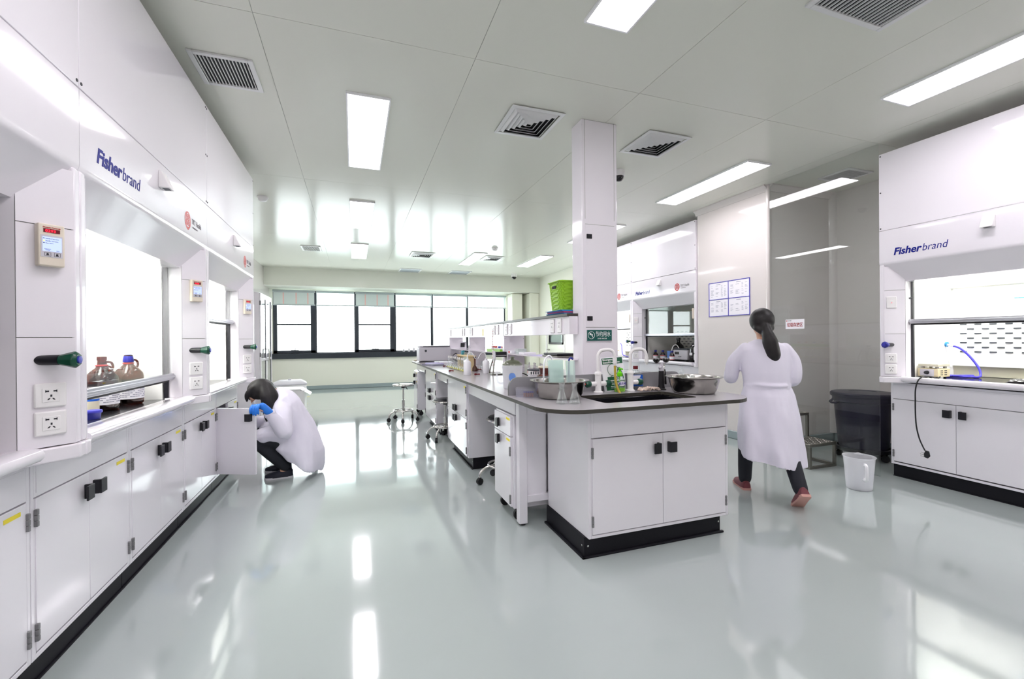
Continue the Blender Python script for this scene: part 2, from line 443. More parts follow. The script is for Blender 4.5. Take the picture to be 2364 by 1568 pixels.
grille(-.925, -.575, 3.115, 3.485, 'slatted air grille on the ceiling above the left fume hoods, nearest the camera')
grille(-.91, -.57, 8.9, 9.38, 'small slatted air grille far back above the left aisle')
grille(2.23, 2.81, 1.2, 1.675, 'large slatted air grille cut by the top edge of the photo', 19)
grille(4.80, 5.16, 3.13, 3.47, 'slatted air grille on the ceiling of the waste alcove', 13, 'x')
def diffuser(x0, x1, y0, y1, label, n=5):
    cx, cy = (x0+x1)/2, (y0+y1)/2; h = (x1-x0)/2; k = (y1-y0)/2
    r = thing('air_diffuser', label, 'air vent', (cx, cy, CZ), 0, 'square stepped air diffusers'); 
    def ring(a0, z0, a1, z1):
        mb = MB(); A = [(-h*a0, -k*a0, z0), (h*a0, -k*a0, z0), (h*a0, k*a0, z0), (-h*a0, k*a0, z0)]; B = [(-h*a1, -k*a1, z1), (h*a1, -k*a1, z1), (h*a1, k*a1, z1), (-h*a1, k*a1, z1)]
        C_ = [(p[0], p[1], p[2]+.003) for p in A]; D_ = [(p[0], p[1], p[2]+.003) for p in B]
        for i in range(4):
            j = (i+1) % 4
            mb.quad(A[i], A[j], B[j], B[i]); mb.quad(C_[j], C_[i], D_[i], D_[j]); mb.quad(A[j], A[i], C_[i], C_[j]); mb.quad(B[i], B[j], D_[j], D_[i])
        return mb
    ring(1., -.012, .86, -.014).build('diffuser_frame', 'grille_white', r)
    MB().box(-h*.86, h*.86, -k*.86, k*.86, -.003, -.001).build('dark_backing', 'grille_dark', r)  # dark plate painted in place of the diffuser's inner shade
    for i in range(n):
        a = .84-.16*i
        ring(a, -.004, max(a-.115, .03), -.026).build('louvre', 'grille_white', r)
diffuser(1.115, 1.545, 3.075, 3.545, 'square stepped air diffuser left of the column top')
diffuser(2.325, 2.76, 3.09, 3.545, 'square stepped air diffuser right of the column top')
diffuser(1.09, 1.56, 8.92, 9.42, 'small far air diffuser between two rows of lights', 4)
diffuser(2.60, 3.0, 8.88, 9.36, 'small far air diffuser half hidden beside a far light', 4)
for x0, x1, lab in ((1.07, 1.60, 'flat grey air filter panel on the ceiling before the windows, left one'), (2.33, 2.86, 'flat grey air filter panel on the ceiling before the windows, right one')):
    r = thing('air_filter', lab, 'air vent', ((x0+x1)/2, 11.33, CZ), 0, 'flat grey filter panels by the beam'); h = (x1-x0)/2
    MB().box(-h, h, -.28, -.25, -.015, 0).box(-h, h, .25, .28, -.015, 0).box(-h, -h+.03, -.25, .25, -.015, 0).box(h-.03, h, -.25, .25, -.015, 0).build('filter_frame', 'grille_white', r)
    MB().box(-h+.03, h-.03, -.25, .25, -.008, -.002).build('filter_mesh', 'filter_grey', r)
def smoke(x, y, label):
    r = thing('smoke_detector', label, 'smoke detector', (x, y, CZ))
    MB().lathe([(.062, 0), (.062, -.012), (.056, -.02), (0, -.02)]).build('base', 'plastic_white', r, smooth=True)
    MB().lathe([(.05, -.02), (.048, -.036), (.036, -.05), (.02, -.054), (0, -.054)]).build('sensor_head', 'plastic_white', r, smooth=True)
smoke(-1.02, 6.05, 'round white detector on the ceiling beside the far end of left hoods'); smoke(2.545, 8.1, 'round white smoke detector near the far light panels')
def dome(x, y, label, s=1.):
    r = thing('dome_camera', label, 'security camera', (x, y, CZ))
    MB().lathe([(.06*s, 0), (.06*s, -.05*s), (.055*s, -.06*s), (.05*s, -.06*s)]).build('housing', 'plastic_white', r, smooth=True)
    MB().lathe([(.05*s, -.06*s), (.045*s, -.085*s), (.028*s, -.105*s), (0, -.112*s)]).build('dark_dome', 'bottle_black', r, smooth=True)
dome(4.05, 11.2, 'white dome camera with dark eye before the window beam', 1.3)
dome(2.60, 3.97, 'white dome camera on the ceiling just right of the column')
# ------------------------------------------------------------------ fume hoods
HW = 1.508
R2 = sqrt(.5)
def emblem(parent, x, z, y, size=.05):
    """red ringed seal, reads from -y"""
    mb = MB(); n = 40
    out = [(size*sin(2*pi*i/n)*(1 if cos(2*pi*i/n) > -.6 else .86), size*cos(2*pi*i/n)*(1. if cos(2*pi*i/n) > 0 else 1.14)) for i in range(n)]
    inn = [(size*.78*sin(2*pi*i/n), size*.8*cos(2*pi*i/n)+size*.02) for i in range(n)]
    O = [mb.bm.verts.new((x+a, y, z+b)) for a, b in out]; I = [mb.bm.verts.new((x+a, y, z+b)) for a, b in inn]
    for i in range(n):
        j = (i+1) % n; mb.bm.faces.new((O[i], O[j], I[j], I[i]))
    text('emblem_glyph', '囍', size*1.5, 'logo_red', parent, (x, y+.0002, z-size*.5), UP, bold=.012, align='CENTER', stretch=.95)
    return mb.build('emblem', 'logo_red', parent, label='red round seal emblem')
def socket(parent, loc, rotz, w=.084, h=.084, vertical=False):
    p = MB().box(-w/2, w/2, -.01, 0, -h/2, h/2).build('wall_socket', 'plastic_white', parent, loc, (0, 0, rotz), bevel=.005)
    s = min(w, h)*.27
    q = MB()
    if not vertical: q.box(-s, s, -.012, -.01, -s*1.05, s*1.05)
    else: q.box(-s*.9, s*.9, -.012, -.01, -s*1.8, s*1.8)
    q.build('socket_insert', 'plastic_white', p, bevel=.001)
    m = MB(); y0, y1 = -.0128, -.0118; t = s*.1
    zz = s*.62 if not vertical else s*1.1
    for sx in (-1, 1):
        m.box(sx*s*.42-s*.17, sx*s*.42+s*.17, y0, y1, zz-t, zz+t); m.box(sx*s*.62-s*.05, sx*s*.62+s*.05, y0, y1, zz-t*1.7, zz+t*1.7)
        m.prism([(sx*s*.38-t, -s*.72), (sx*s*.38+t, -s*.72), (sx*s*(.38-.2)+t, -s*.45), (sx*s*(.38-.2)-t, -s*.45)], y0, y1, 'y')
    m.box(-t, t, y0, y1, -s*.25, s*.08)
    m.build('socket_slots', 'ink', p)
    return p
def valve(parent, loc, rotz, knob):
    v = MB().lathe([(0, -.02), (.013, -.018), (.0165, -.006), (.0175, .02), (.018, .048), (0, .048)], n=20).build('gas_valve', 'black_plastic', parent, loc, (pi/2, 0, 0), smooth=True)
    # eight-sided flared knob
    mb = MB(); n = 8
    def ringp(r, z, ph): return [(r*cos(2*pi*i/n+ph), r*sin(2*pi*i/n+ph), z) for i in range(n)]
    mb.loft([ringp(.018, .048, 0), ringp(.0195, .054, 0), ringp(.029, .087, 0), ringp(.029, .092, 0), ringp(.022, .101, 0)])
    mb.build('knob', knob, v, bevel=.0015)
    MB().lathe([(.013, .1), (.013, .105), (0, .106)], n=16).build('knob_cap', 'cap_blue', v, smooth=True)
    return v
def monitor(parent, loc, rotz):
    p = MB().box(-.034, .034, -.03, 0, -.072, .072).build('airflow_monitor', 'beige_plastic', parent, loc, (0, 0, rotz), bevel=.004)
    MB().box(-.021, .021, -.0312, -.03, .042, .055).build('display_window', 'maroon', p)
    text('digits', '0293', .0125, 'led_red', p, (-.0165, -.0316, .0437), UP, bold=.02, space=1.1)
    text('lettering', 'Phoenix Controls', .0062, 'logo_red', p, (0, -.0305, .0575), UP, bold=.02, align='CENTER')
    MB().box(-.0275, .0275, -.0312, -.03, -.042, .033).build('button_panel', 'device_grey', p)
    MB().box(-.0235, .0245, -.032, -.031, -.022, .027).build('screen', 'lcd_blue', p)
    MB().box(-.0225, -.0185, -.0326, -.032, .0115, .0145).build('status_light', 'led_yellow', p)
    m = MB()
    for k in (.021, .0055): m.box(-.0225, -.0185, -.0326, -.032, k-.001, k+.0015)
    for cx in (-.0105, .0135):
        m.box(cx-.008, cx+.008, -.0318, -.0312, -.0265, -.0258).box(cx-.008, cx+.008, -.0318, -.0312, -.0385, -.0378).box(cx-.008, cx-.0073, -.0318, -.0312, -.0385, -.026).box(cx+.0073, cx+.008, -.0318, -.0312, -.0385, -.026)
        m.prism([(cx-.004, -.036), (cx+.004, -.036), (cx+.001, -.030), (cx+.004, -.028), (cx-.003, -.029)], -.0318, -.0312, 'y')
    m.build('button_symbols', 'ink', p)
    for k, s in ((.0195, 'Standard Operation'), (.0118, 'Standby Operation'), (.004, 'Flow Alarm')): text('lettering', s, .0042, 'ink', p, (-.0165, -.0322, k), UP, bold=.01)
    text('lettering', 'Emergency\nExhaust', .0036, 'ink', p, (-.011, -.0322, -.0155), UP, bold=.01, align='CENTER'); text('lettering', 'Mute', .0036, 'ink', p, (.0145, -.0322, -.0195), UP, bold=.01, align='CENTER')
    return p
def hood(loc, rz, label, sash, lamp=True, left_fittings=True, logo=True, seal=True, right_valve=True):
    W = HW; Z0 = .85; L = (0, 0, -Z0)
    r = thing('fume_hood', label, 'fume hood', (loc[0], loc[1], Z0), rz)
    def B(mb, name, m, **k): return mb.build(name, m, r, L, **k)
    B(MB().box(.0015, W-.0015, 0, .02, 2.206, 2.89), 'upper_panel', 'hood_white', bevel=.002)
    for x in (.014, W-.014):
        for z in (2.225, 2.545, 2.87):
            B(MB().cyl((x, .001, z), (x, -.002, z), .006, n=10), 'screw', 'ink')
    hp = [(0, 2.2)]
    for i in range(7):
        a = i/6*radians(126); hp.append((.03-.03*cos(a), 1.918-.03*sin(a)))
    hp = [(0.0, 2.2), (0, 1.925), (.003, 1.908), (.010, 1.896), (.022, 1.884), (.115, 1.748), (.2, 1.742), (.2, 1.76), (.13, 1.77), (.05, 1.9), (.03, 2.2)]
    h = B(MB().prism(hp, .0015, W-.0015, 'x'), 'header', 'hood_white', smooth=True)
    if logo:
     t1 = text('lettering', 'Fisher', .085, 'logo_blue', h, (.112, -.0008, 1.975), UP, bold=.028, shear=.22, stretch=.95)
     t2 = text('lettering', 'brand', .085, 'logo_blue', h, (.318, -.0008, 1.975), UP, shear=.22, bold=-.006, stretch=.86)
    if seal:
     emblem(h, 1.13, 2.005, -.0006, .052)
     text('lettering', 'TRT Health', .047, 'logo_grey', h, (1.2, -.0006, 2.0), UP, stretch=.8)
     text('lettering', '一 TRT SINCE 1669 一', .014, 'logo_grey', h, (1.2, -.0006, 1.975), UP, stretch=.9)
    ms = MB().prism([(0, 2.155), (-.012, 2.155), (-.05, 2.075), (-.05, 2.068), (0, 2.068)], .70, .772, 'x')
    B(ms, 'motion_sensor', 'plastic_white', bevel=.003)
    B(MB().box(.716, .756, -.04, -.012, 2.0665, 2.069), 'sensor_lens', 'dark_grey_plastic')
    B(MB().box(0, .015, .02, 1.02, .852, 2.89).box(W-.015, W, .02, 1.02, .852, 2.89).box(.015, W-.015, .98, 1.02, .852, 2.89).box(.015, W-.015, .02, .98, 2.87, 2.885), 'casing', 'hood_white')
    B(MB().box(.004, W-.004, .32, 1.0, 2.891, CZ-.003), 'top_filler', 'hood_white')
    for side in (0, 1):
        mx = (lambda p: p) if side else (lambda p: [(W-a, b) for a, b in p][::-1])
        post = [(W-.036, .0), (W-.0015, .0), (W-.0015, .06), (W-.036, .04)]
        B(MB().prism(mx(post), .906, 1.9), 'jamb_post', 'hood_white', bevel=.007, seg=3)
        core = [(W-.034, .008), (W-.03, .165), (W-.137, .165), (W-.137, .112)]
        B(MB().prism(mx(core), .906, 1.885), 'jamb_core', 'joint')
        O = Vector((W-.0375, .0015)); I = Vector((W-.141, .105))
        for za, zb in ((.907, 1.286), (1.286, 1.672), (1.672, 1.885)):
            pan = [tuple(O), (O.x+.003, O.y+.003), (I.x+.003, I.y+.003), tuple(I)]
            B(MB().prism(mx(pan), za+.0015, zb-.0015), 'jamb_panel', 'hood_white')
        ret = [(W-.1425, .1065), (W-.136, .113), (W-.136, .19), (W-.1425, .19)]
        B(MB().prism(mx(ret), .906, 1.8), 'jamb_return', 'hood_white')
        foot = [(W-.036, -.012), (W-.0005, -.012), (W-.0005, .2), (W-.16, .2), (W-.16, .1)]
        B(MB().prism(mx(foot), .853, .905), 'jamb_foot', 'hood_white', bevel=.006)
        # fittings on the slanted jamb panel: a = distance from its viewer-left end
        def P(a, z, off=0.):
            if side: return (I.x+a*R2-off*R2*-1*-1, I.y-a*R2-off*R2, z-Z0)
            o = Vector((.0375, .0015)); return (o.x+a*R2+off*R2, o.y+a*R2-off*R2, z-Z0)
        rot = -pi/4 if side else pi/4
        if side:
            monitor(r, P(.078, 1.602, .0), rot)
            if right_valve: valve(r, P(.06, 1.208), rot, 'green_knob')
            socket(r, P(.079, 1.087), rot); socket(r, P(.079, .99), rot)
        elif left_fittings:
            sw = MB().box(-.036, .036, -.009, 0, -.05, .05).build('light_switch', 'plastic_white', r, P(.05, 1.565), (0, 0, rot), bevel=.004)
            MB().box(-.011, .011, -.0115, -.009, -.014, .014).build('rocker', 'plastic_white', sw, bevel=.001)
            MB().cyl((0, -.0116, -.004), (0, -.0121, -.004), .003, n=10).build('indicator', 'led_red', sw)
            valve(r, P(.05, 1.19), rot, 'blue_knob')
            socket(r, P(.044, 1.07), rot); socket(r, P(.044, .973), rot)
    # sill (aerofoil) between the jambs
    sp = [(.186, .900), (.10, .912), (.055, .914), (.040, .908), (.034, .896), (.036, .882), (.046, .871), (.065, .864), (.15, .858), (.186, .858)]
    B(MB().prism(sp, .142, W-.142, 'x'), 'sill', 'hood_white', smooth=True)
    # chamber
    B(MB().box(.125, W-.125, .187, .975, .853, .897), 'chamber_worktop', 'epoxy_black')
    lin = 'liner_lit' if lamp else 'liner_unlit'  # greyer liner copy where the lamp is off, shade put into colour
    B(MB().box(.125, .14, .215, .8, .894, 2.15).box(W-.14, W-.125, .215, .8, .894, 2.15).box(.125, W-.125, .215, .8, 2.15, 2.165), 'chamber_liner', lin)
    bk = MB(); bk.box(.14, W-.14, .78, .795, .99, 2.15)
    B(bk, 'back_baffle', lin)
    sl = MB()
    for row in range(7):
        z = 1.12+row*.041; n = 11
        for i in range(n):
            x = .22+(i+(.5 if row % 2 else 0))*.1
            if x < W-.2: sl.box(x-.023, x+.023, .776, .781, z-.006, z+.006)
    B(sl, 'baffle_slots', 'dark_grey_plastic')
    B(MB().box(.14, W-.14, .74, .78, 1.70, 1.715), 'baffle_rail', 'plate_grey'); B(MB().box(.14, W-.14, .795, .81, .9, .99), 'baffle_gap', 'plate_grey')
    if lamp: B(MB().box(.2, W-.2, .3, .6, 2.125, 2.148), 'hood_lamp', 'hood_light')
    # sash
    B(MB().box(.143, .158, .178, .2, .906, 1.76), 'sash_track', 'black_plastic'); B(MB().box(W-.158, W-.143, .178, .2, .906, 1.76), 'sash_track', 'black_plastic')
    sb = B(MB().box(.145, W-.145, .150, .172, sash, sash+.038).box(.145, W-.145, .142, .150, sash+.012, sash+.026), 'sash_bar', 'aluminium', bevel=.003)
    MB().box(.158, W-.158, .172, .180, sash-.014, sash).build('seal_strip', 'black_rubber', sb)
    MB().box(.150, W-.150, .158, .164, sash+.038, 2.1).build('sash_glass', 'sash_pane', sb)
    B(MB().cyl((.158, .17, 1.6), (.135, .15, 1.6), .006, n=10), 'sash_stop', 'black_plastic')
    return r
H0, H1, H2 = .565, 2.073, 3.581
hood((-.945, H0), pi/2, 'white fume hood cut off by the left edge of the photo', 1.3, False, False, False, False)
hood((-.945, H1), pi/2, 'white fume hood holding amber bottles behind a nearly closed sash', 1.025, left_fittings=False)
hood((-.945, H2), pi/2, 'white fume hood above the crouching person and the open cabinet', 1.43, left_fittings=False, logo=False)
hood((4.45, 2.66), -pi/2, 'white fume hood at right with a hot plate and blue hose', 1.375)
hood((4.45, 6.44), -pi/2, 'white fume hood beside the notice board holding dark reagent bottles', 1.295, lamp=False, right_valve=False)
hood((4.45, 7.95), -pi/2, 'bright white fume hood half hidden behind the column', 1.43)

# ------------------------------------------------------------------ cabinets
def handle(parent, loc, flip=False, rot=(0, 0, 0)):
    """black square pull: plate held off the door by a side stem"""
    s = -1 if flip else 1
    h = MB().box(-.025, .025, -.032, -.024, -.031, .031).box(-.025 if s > 0 else .012, -.012 if s > 0 else .025, -.024, 0, -.031, .031).build('handle', 'black_plastic', parent, loc, rot, bevel=.002)
    return h
def hinge(parent, x, z, y=-.004):
    mb = MB()
    for k in range(3): mb.box(x-.006, x+.006, y-.008, y+.004, z-.032+k*.0215, z-.032+k*.0215+.0205)
    return mb.build('hinge', 'hinge_grey', parent, bevel=.002)
def base_cabinet(loc, rz, w, label, depth=.6, top=.849, door_top=.70, tape=None, open_left=0., apron=True, kick_inset=.035, group=None, hx='both'):
    r = thing('base_cabinet', label, 'cabinet', (loc[0], loc[1], 0), rz, group)
    k = .115; t = .018; fr = .024
    mb = MB()
    mb.box(.001, t, 0, depth, k, top).box(w-t, w-.001, 0, depth, k, top).box(t, w-t, 0, depth, k, k+t).box(t, w-t, .0, depth, top-t, top).box(t, w-t, depth-.01, depth, k+t, top-t)
    mb.box(t, w-t, 0, .02, door_top+.004, top-t)
    mb.box(t, fr, 0, .02, k+t, door_top).box(w-fr, w-t, 0, .02, k+t, door_top)
    mb.build('carcass', 'white_enamel', r, bevel=.0015)
    MB().box(t, w-t, .03, .032, k+t, top-t) if False else None
    if apron: MB().box(.03, w-.03, -.0015, 0, door_top+.02, top-.03).build('apron_panel', 'white_enamel', r)
    # dark sheet across the back stands in for the shade inside
    MB().box(t+.001, w-t-.001, depth-.02, depth-.011, k+t, top-t).build('back_shade', 'dark_grey_plastic', r)
    z0, z1 = k+.028, door_top
    dw = (w-2*fr)/2-.0015
    for s in (0, 1):
        x0 = fr if s == 0 else w-fr
        d = MB()
        if s == 0: d.box(0, dw, -.003, .017, z0, z1)
        else: d.box(-dw, 0, -.003, .017, z0, z1)
        ang = -open_left if s == 0 else 0
        o = d.build('cabinet_door', 'white_enamel', r, (x0, 0, 0), (0, 0, ang), bevel=.0015)
        handle(o, ((dw-.05) if s == 0 else -(dw-.05), -.003, z1-.075), s == 0)
        hz = (z1-.07, z0+.07)
        for z in hz: hinge(r, x0-(.002 if s == 0 else -.002), z)
        if tape and (s == 1):
            MB().box(-.11, -.03, -.0042, -.003, z1-.035, z1-.02).build('yellow_tape', 'yellow_tape', o)
    kk = MB().box(0, w, kick_inset, depth-.02, 0, k).box(0, w, kick_inset-.012, kick_inset, 0, .006).build('kick_plate', 'black_kick', r, bevel=.002)
    return r
CX = -1.10
ys = [1.335, 2.085, 2.83, 3.6, 4.355, 5.10]
cl = ['white base cabinet with yellow tape at the bottom left corner of the photo', 'white two-door base cabinet under the amber bottles, nearest full one in the left row', 'white two-door base cabinet second in the left row, black pulls in shade', 'white two-door base cabinet left of the opened door', 'white base cabinet with one door swung open by the crouching person']
for i, (a, b) in enumerate(zip(ys, ys[1:])):
    base_cabinet((CX, a), pi/2, b-a-.002, cl[i], tape=True, open_left=radians(114) if i == 4 else 0, group='white cabinets under the left fume hoods')
base_cabinet((CX, .58), pi/2, .75, 'white base cabinet mostly outside the left edge of the photo', group='white cabinets under the left fume hoods')
base_cabinet((4.59, 2.655), -pi/2, .93, 'white two-door cabinet under the right fume hood behind the dangling plug', group='white cabinets under the right fume hoods')
base_cabinet((4.59, 1.72), -pi/2, .56, 'white cabinet cut off by the right edge of the photo', group='white cabinets under the right fume hoods')
for y, l in ((6.435, 'white cabinet under the dark bottle hood, hidden behind the sink bench'), (7.945, 'white cabinet under the bright far hood, hidden behind the column')):
    base_cabinet((4.59, y), -pi/2, 1.5, l, group='white cabinets under the right fume hoods')
# ------------------------------------------------------------------ the island bench
WT = .883      # worktop height
def arc(cx, cy, r, a0, a1, n=10): return [(cx+r*cos(radians(a0+(a1-a0)*i/n)), cy+r*sin(radians(a0+(a1-a0)*i/n))) for i in range(n+1)]
WX0, WX1, WY0, WY1 = .962, 2.437, 2.12, 8.02
outer = [(WX0, WY1)] + arc(WX0+.24, WY0+.24, .24, 180, 270) + arc(WX1-.22, WY0+.22, .22, 270, 360) + [(WX1, WY1)]
SX0, SX1, SY0, SY1 = 1.40, 2.09, 2.30, 2.655
hole = arc(SX0+.03, SY0+.03, .03, 180, 270, 4)+arc(SX1-.03, SY0+.03, .03, 270, 360, 4)+arc(SX1-.03, SY1-.03, .03, 0, 90, 4)+arc(SX0+.03, SY1-.03, .03, 90, 180, 4)
wt = thing('worktop', 'grey island worktop with dark edge and rounded front corners', 'worktop', (1.7, 5.07, WT-.022))
def plate_with_hole(outer, hole, z0, z1, o):
    mb = MB(); allp = outer+hole
    tris = tessellate_polygon([[Vector((x, y, 0)) for x, y in outer], [Vector((x, y, 0)) for x, y in hole]])
    T = [mb.bm.verts.new((x-o[0], y-o[1], z1)) for x, y in allp]; Bt = [mb.bm.verts.new((x-o[0], y-o[1], z0)) for x, y in allp]
    for t in tris: mb.bm.faces.new([T[i] for i in t]); mb.bm.faces.new([Bt[i] for i in t[::-1]])
    no = len(outer)
    for base, n in ((0, no), (no, len(hole))):
        for i in range(n):
            j = (i+1) % n; f = mb.bm.faces.new((T[base+i], T[base+j], Bt[base+j], Bt[base+i])); f.material_index = 1
    return mb
plate_with_hole(outer, hole, 0, .022, (1.7, 5.07)).build('bench_top', ['worktop_grey', 'dark_edge'], wt)
so = lambda x, y, z: (x-1.7, y-5.07, z-(WT-.022))
# splash boards with a rounded outer corner (grey, dark edged)
for (a, b, rnd) in ((.985, 1.655, 0), (1.985, 2.415, 1)):
    if rnd: pts = [(a, WT), (b, WT)] + [(x, z) for x, z in arc(b-.07, 1.005-.07, .07, 0, 90, 8)] + [(a, 1.005)]
    else: pts = [(b, WT), (b, 1.005)] + [(x, z) for x, z in arc(a+.07, 1.005-.07, .07, 90, 180, 8)] + [(a, WT)]
    pts = [(x-1.7, z-(WT-.022)) for x, z in pts]
    mb = MB().prism(pts, 2.845-5.07, 2.865-5.07, 'y', 1)
    mb.bm.faces.ensure_lookup_table()
    for f in mb.bm.faces:
        if len(f.verts) > 4: f.material_index = 0
    mb.build('splash_board', ['splash_grey', 'dark_edge'], wt)
MB().box(1.655-1.7, 1.985-1.7, 2.848-5.07, 2.863-5.07, .022, 1.005-WT+.022).build('splash_board', 'splash_grey', wt)
# sink bowl
sk = thing('sink', 'black epoxy sink bowl set into the front of the island', 'sink', ((SX0+SX1)/2, (SY0+SY1)/2, WT-.26))
hx, hy = (SX1-SX0)/2-.001, (SY1-SY0)/2-.001
mb = MB(); mb.box(-hx, hx, -hy, hy, 0, .01).box(-hx, -hx+.01, -hy, hy, .01, .235).box(hx-.01, hx, -hy, hy, .01, .235).box(-hx+.01, hx-.01, -hy, -hy+.01, .01, .235).box(-hx+.01, hx-.01, hy-.01, hy, .01, .235)
mb.build('bowl', 'epoxy_black', sk, bevel=.004)
MB().lathe([(.0, .012), (.03, .012), (.034, .015), (.03, .018), (0, .014)]).build('drain', 'black_plastic', sk, smooth=True)
# sink cabinet: hollow so that the bowl hangs free inside
def sink_cabinet():
    x0, x1, y0, y1 = 1.255, 2.275, 2.245, 2.812
    r = thing('sink_cabinet', 'white two-door sink cabinet at the near end of the island', 'cabinet', (x0, y0, 0)); w = x1-x0; dp = y1-y0; k = .118; t = .018; top = WT-.0235; dt = .69
    mb = MB().box(0, t, 0, dp, k, top).box(w-t, w, 0, dp, k, top).box(t, w-t, 0, dp, k, k+t).box(t, w-t, dp-t, dp, k+t, top).box(t, w-t, 0, t, dt+.004, top).box(t, .024, 0, t, k+t, dt).box(w-.024, w-t, 0, t, k+t, dt)
    mb.build('carcass', 'white_enamel', r, bevel=.003)
    MB().box(.035, w-.035, -.0015, 0, dt+.03, top-.03).build('apron_panel', 'white_enamel', r)
    dw = (w-.048)/2-.0015; z0, z1 = k+.024, dt
    for s in (0, 1):
        d = MB(); d.box(*((0, dw) if s == 0 else (-dw, 0)), -.004, .016, z0, z1)
        xx = .024 if s == 0 else w-.024
        o = d.build('cabinet_door', 'white_enamel', r, (xx, 0, 0), bevel=.0015)
        handle(o, ((dw-.055) if s == 0 else -(dw-.055), -.004, z1-.085), s == 0)
        for z in (z1-.08, z0+.075): hinge(r, xx, z, -.003)
    mb = MB().box(-.012, w-.035, .035, dp-.0, 0, k); mb.box(-.03, w-.02, .018, .035, 0, .012).box(-.03, -.012, .018, dp, 0, .012)
    mb.build('kick_plate', 'black_kick', r, bevel=.002)
    for (x, z) in ((.012, .065), (w-.05, .07)): MB().cyl((x, .0355, z), (x, .0335, z), .006, n=10).build('screw', 'chrome', r)
    MB().cyl((-.0125, .06, .065), (-.0145, .06, .065), .006, n=10).build('screw', 'chrome', r)
sink_cabinet()
# steel bench frame: legs, aprons, end panel and rails
bf = thing('support_stand', 'white steel leg frame carrying the island worktop', 'bench frame', (1.7, 5.4, 0))
fx = lambda x: x-1.7
fy = lambda y: y-5.4
AX = 1.04
for (x, y, l) in ((1.045, 2.815, 1), (2.30, 2.815, 0), (1.045, 7.93, 0), (2.30, 7.93, 0)):
    MB().box(fx(x), fx(x+.06), fy(y), fy(y+.06), .012, WT-.023).build('leg', 'white_enamel', bf, bevel=.004)
    MB().lathe([(.0, 0), (.024, 0), (.024, .008), (.01, .012), (0, .012)], (fx(x+.03), fy(y+.03), 0)).build('foot', 'black_rubber', bf, smooth=True)
MB().box(fx(AX), fx(AX+.02), fy(2.88), fy(4.178), .742, WT-.023).build('apron', 'white_enamel', bf, bevel=.002)
MB().box(fx(AX), fx(AX+.02), fy(5.113), fy(5.878), .742, WT-.023).build('apron', 'white_enamel', bf, bevel=.002)
MB().box(fx(AX), fx(AX+.02), fy(6.803), fy(7.93), .742, WT-.023).build('apron', 'white_enamel', bf, bevel=.002)
MB().box(fx(1.105), fx(1.25), fy(2.83), fy(2.85), .2, .75).build('end_panel', 'white_enamel', bf)
MB().box(fx(1.105), fx(1.25), fy(2.815), fy(2.86), .75, WT-.023).build('cross_rail', 'white_enamel', bf, bevel=.003)
MB().box(fx(1.105), fx(2.3), fy(2.82), fy(2.86), .15, .2).build('cross_rail', 'white_enamel', bf, bevel=.003)
MB().box(fx(1.66), fx(1.68), fy(2.88), fy(7.93), .1, WT-.023).build('back_panel', 'white_enamel', bf)
# four-door island cabinets on the left face
def tall_cabinet(y0, y1, label):
    r = thing('bench_cabinet', label, 'cabinet', (1.035, y1, 0), -pi/2, 'four-door cabinets under the island'); w = y1-y0; k = .118; t = .018; top = WT-.0235; dp = .6
    MB().box(0, w, .0, dp, k, top).build('carcass', 'white_enamel', r, bevel=.0015)
    rows = ((k+.014, .492), (.497, .835)); dw = (w-.03)/2-.0015
    for j, (z0, z1) in enumerate(rows):
        for s in (0, 1):
            d = MB().box(*((0, dw) if s == 0 else (-dw, 0)), -.018, -.001, z0, z1)
            xx = .015 if s == 0 else w-.015
            o = d.build('cabinet_door', 'white_enamel', r, (xx, 0, 0), bevel=.0015)
            hz = z1-.05 if j == 0 else z0+.05
            handle(o, ((dw-.04) if s == 0 else -(dw-.04), -.018, hz), s == 0)
            for z in (z1-.06, z0+.06): hinge(r, xx, z, -.02)
            if s == 1 and j == 1: MB().box(-.09, -.02, -.0192, -.018, z1-.045, z1-.025).build('yellow_tape', 'yellow_tape', o)
    MB().box(.03, w-.04, -.019, -.001, .841, .852).build('gap_shade', 'dark_grey_plastic', r)  # dark strip stands in for the shaded gap under the worktop
    MB().box(.03, w-.03, .05, dp-.02, 0, k).box(.02, w-.02, .035, .05, 0, .01).build('kick_plate', 'black_kick', r, bevel=.002)
    for x in (w-.05, .05): MB().cyl((x, .0505, .07), (x, .049, .07), .006, n=8).build('screw', 'chrome', r)
tall_cabinet(4.18, 5.11, 'white four-door cabinet under the island, the larger one behind the middle stool')
tall_cabinet(5.88, 6.80, 'white four-door cabinet under the island, the smaller one beyond the middle stool')
def pedestal(y0, y1, label, x=1.03):
    r = thing('drawer_pedestal', label, 'drawer unit', (x, y1, 0), -pi/2, 'wheeled pedestals under the island'); w = y1-y0; k = .095; dp = .5; top = .735
    MB().box(0, w, 0, dp, k, top).build('carcass', 'white_enamel', r, bevel=.003)
    d = MB().box(.012, w-.012, -.018, 0, .592, top-.008).build('drawer', 'white_enamel', r, bevel=.0015); handle(d, (w*.38, -.018, .655))
    o = MB().box(.012, w-.012, -.018, 0, k+.012, .585).build('cabinet_door', 'white_enamel', r, bevel=.0015); handle(o, (w*.38, -.018, .535))
    for z in (.49, .16): hinge(r, w-.014, z, -.02)
    for z in (.70, .555): MB().box(w-.1, w-.025, -.0192, -.018, z, z+.016).build('yellow_tape', 'yellow_tape', r)
    for (a, b) in ((.05, .05), (w-.05, .05), (.05, dp-.06), (w-.05, dp-.06)):
        c = MB().cyl((a-.012, b, .036), (a+.012, b, .036), .036, n=18).build('castor', 'black_rubber', r, smooth=True)
        MB().box(a-.016, a+.016, b-.012, b+.012, .06, k).build('castor_fork', 'black_plastic', c)
pedestal(2.885, 3.275, 'white two-handle pedestal on black castors at the near end of the bench')
pedestal(7.46, 7.9, 'white pedestal at the far end of the bench near the windows', 1.0)
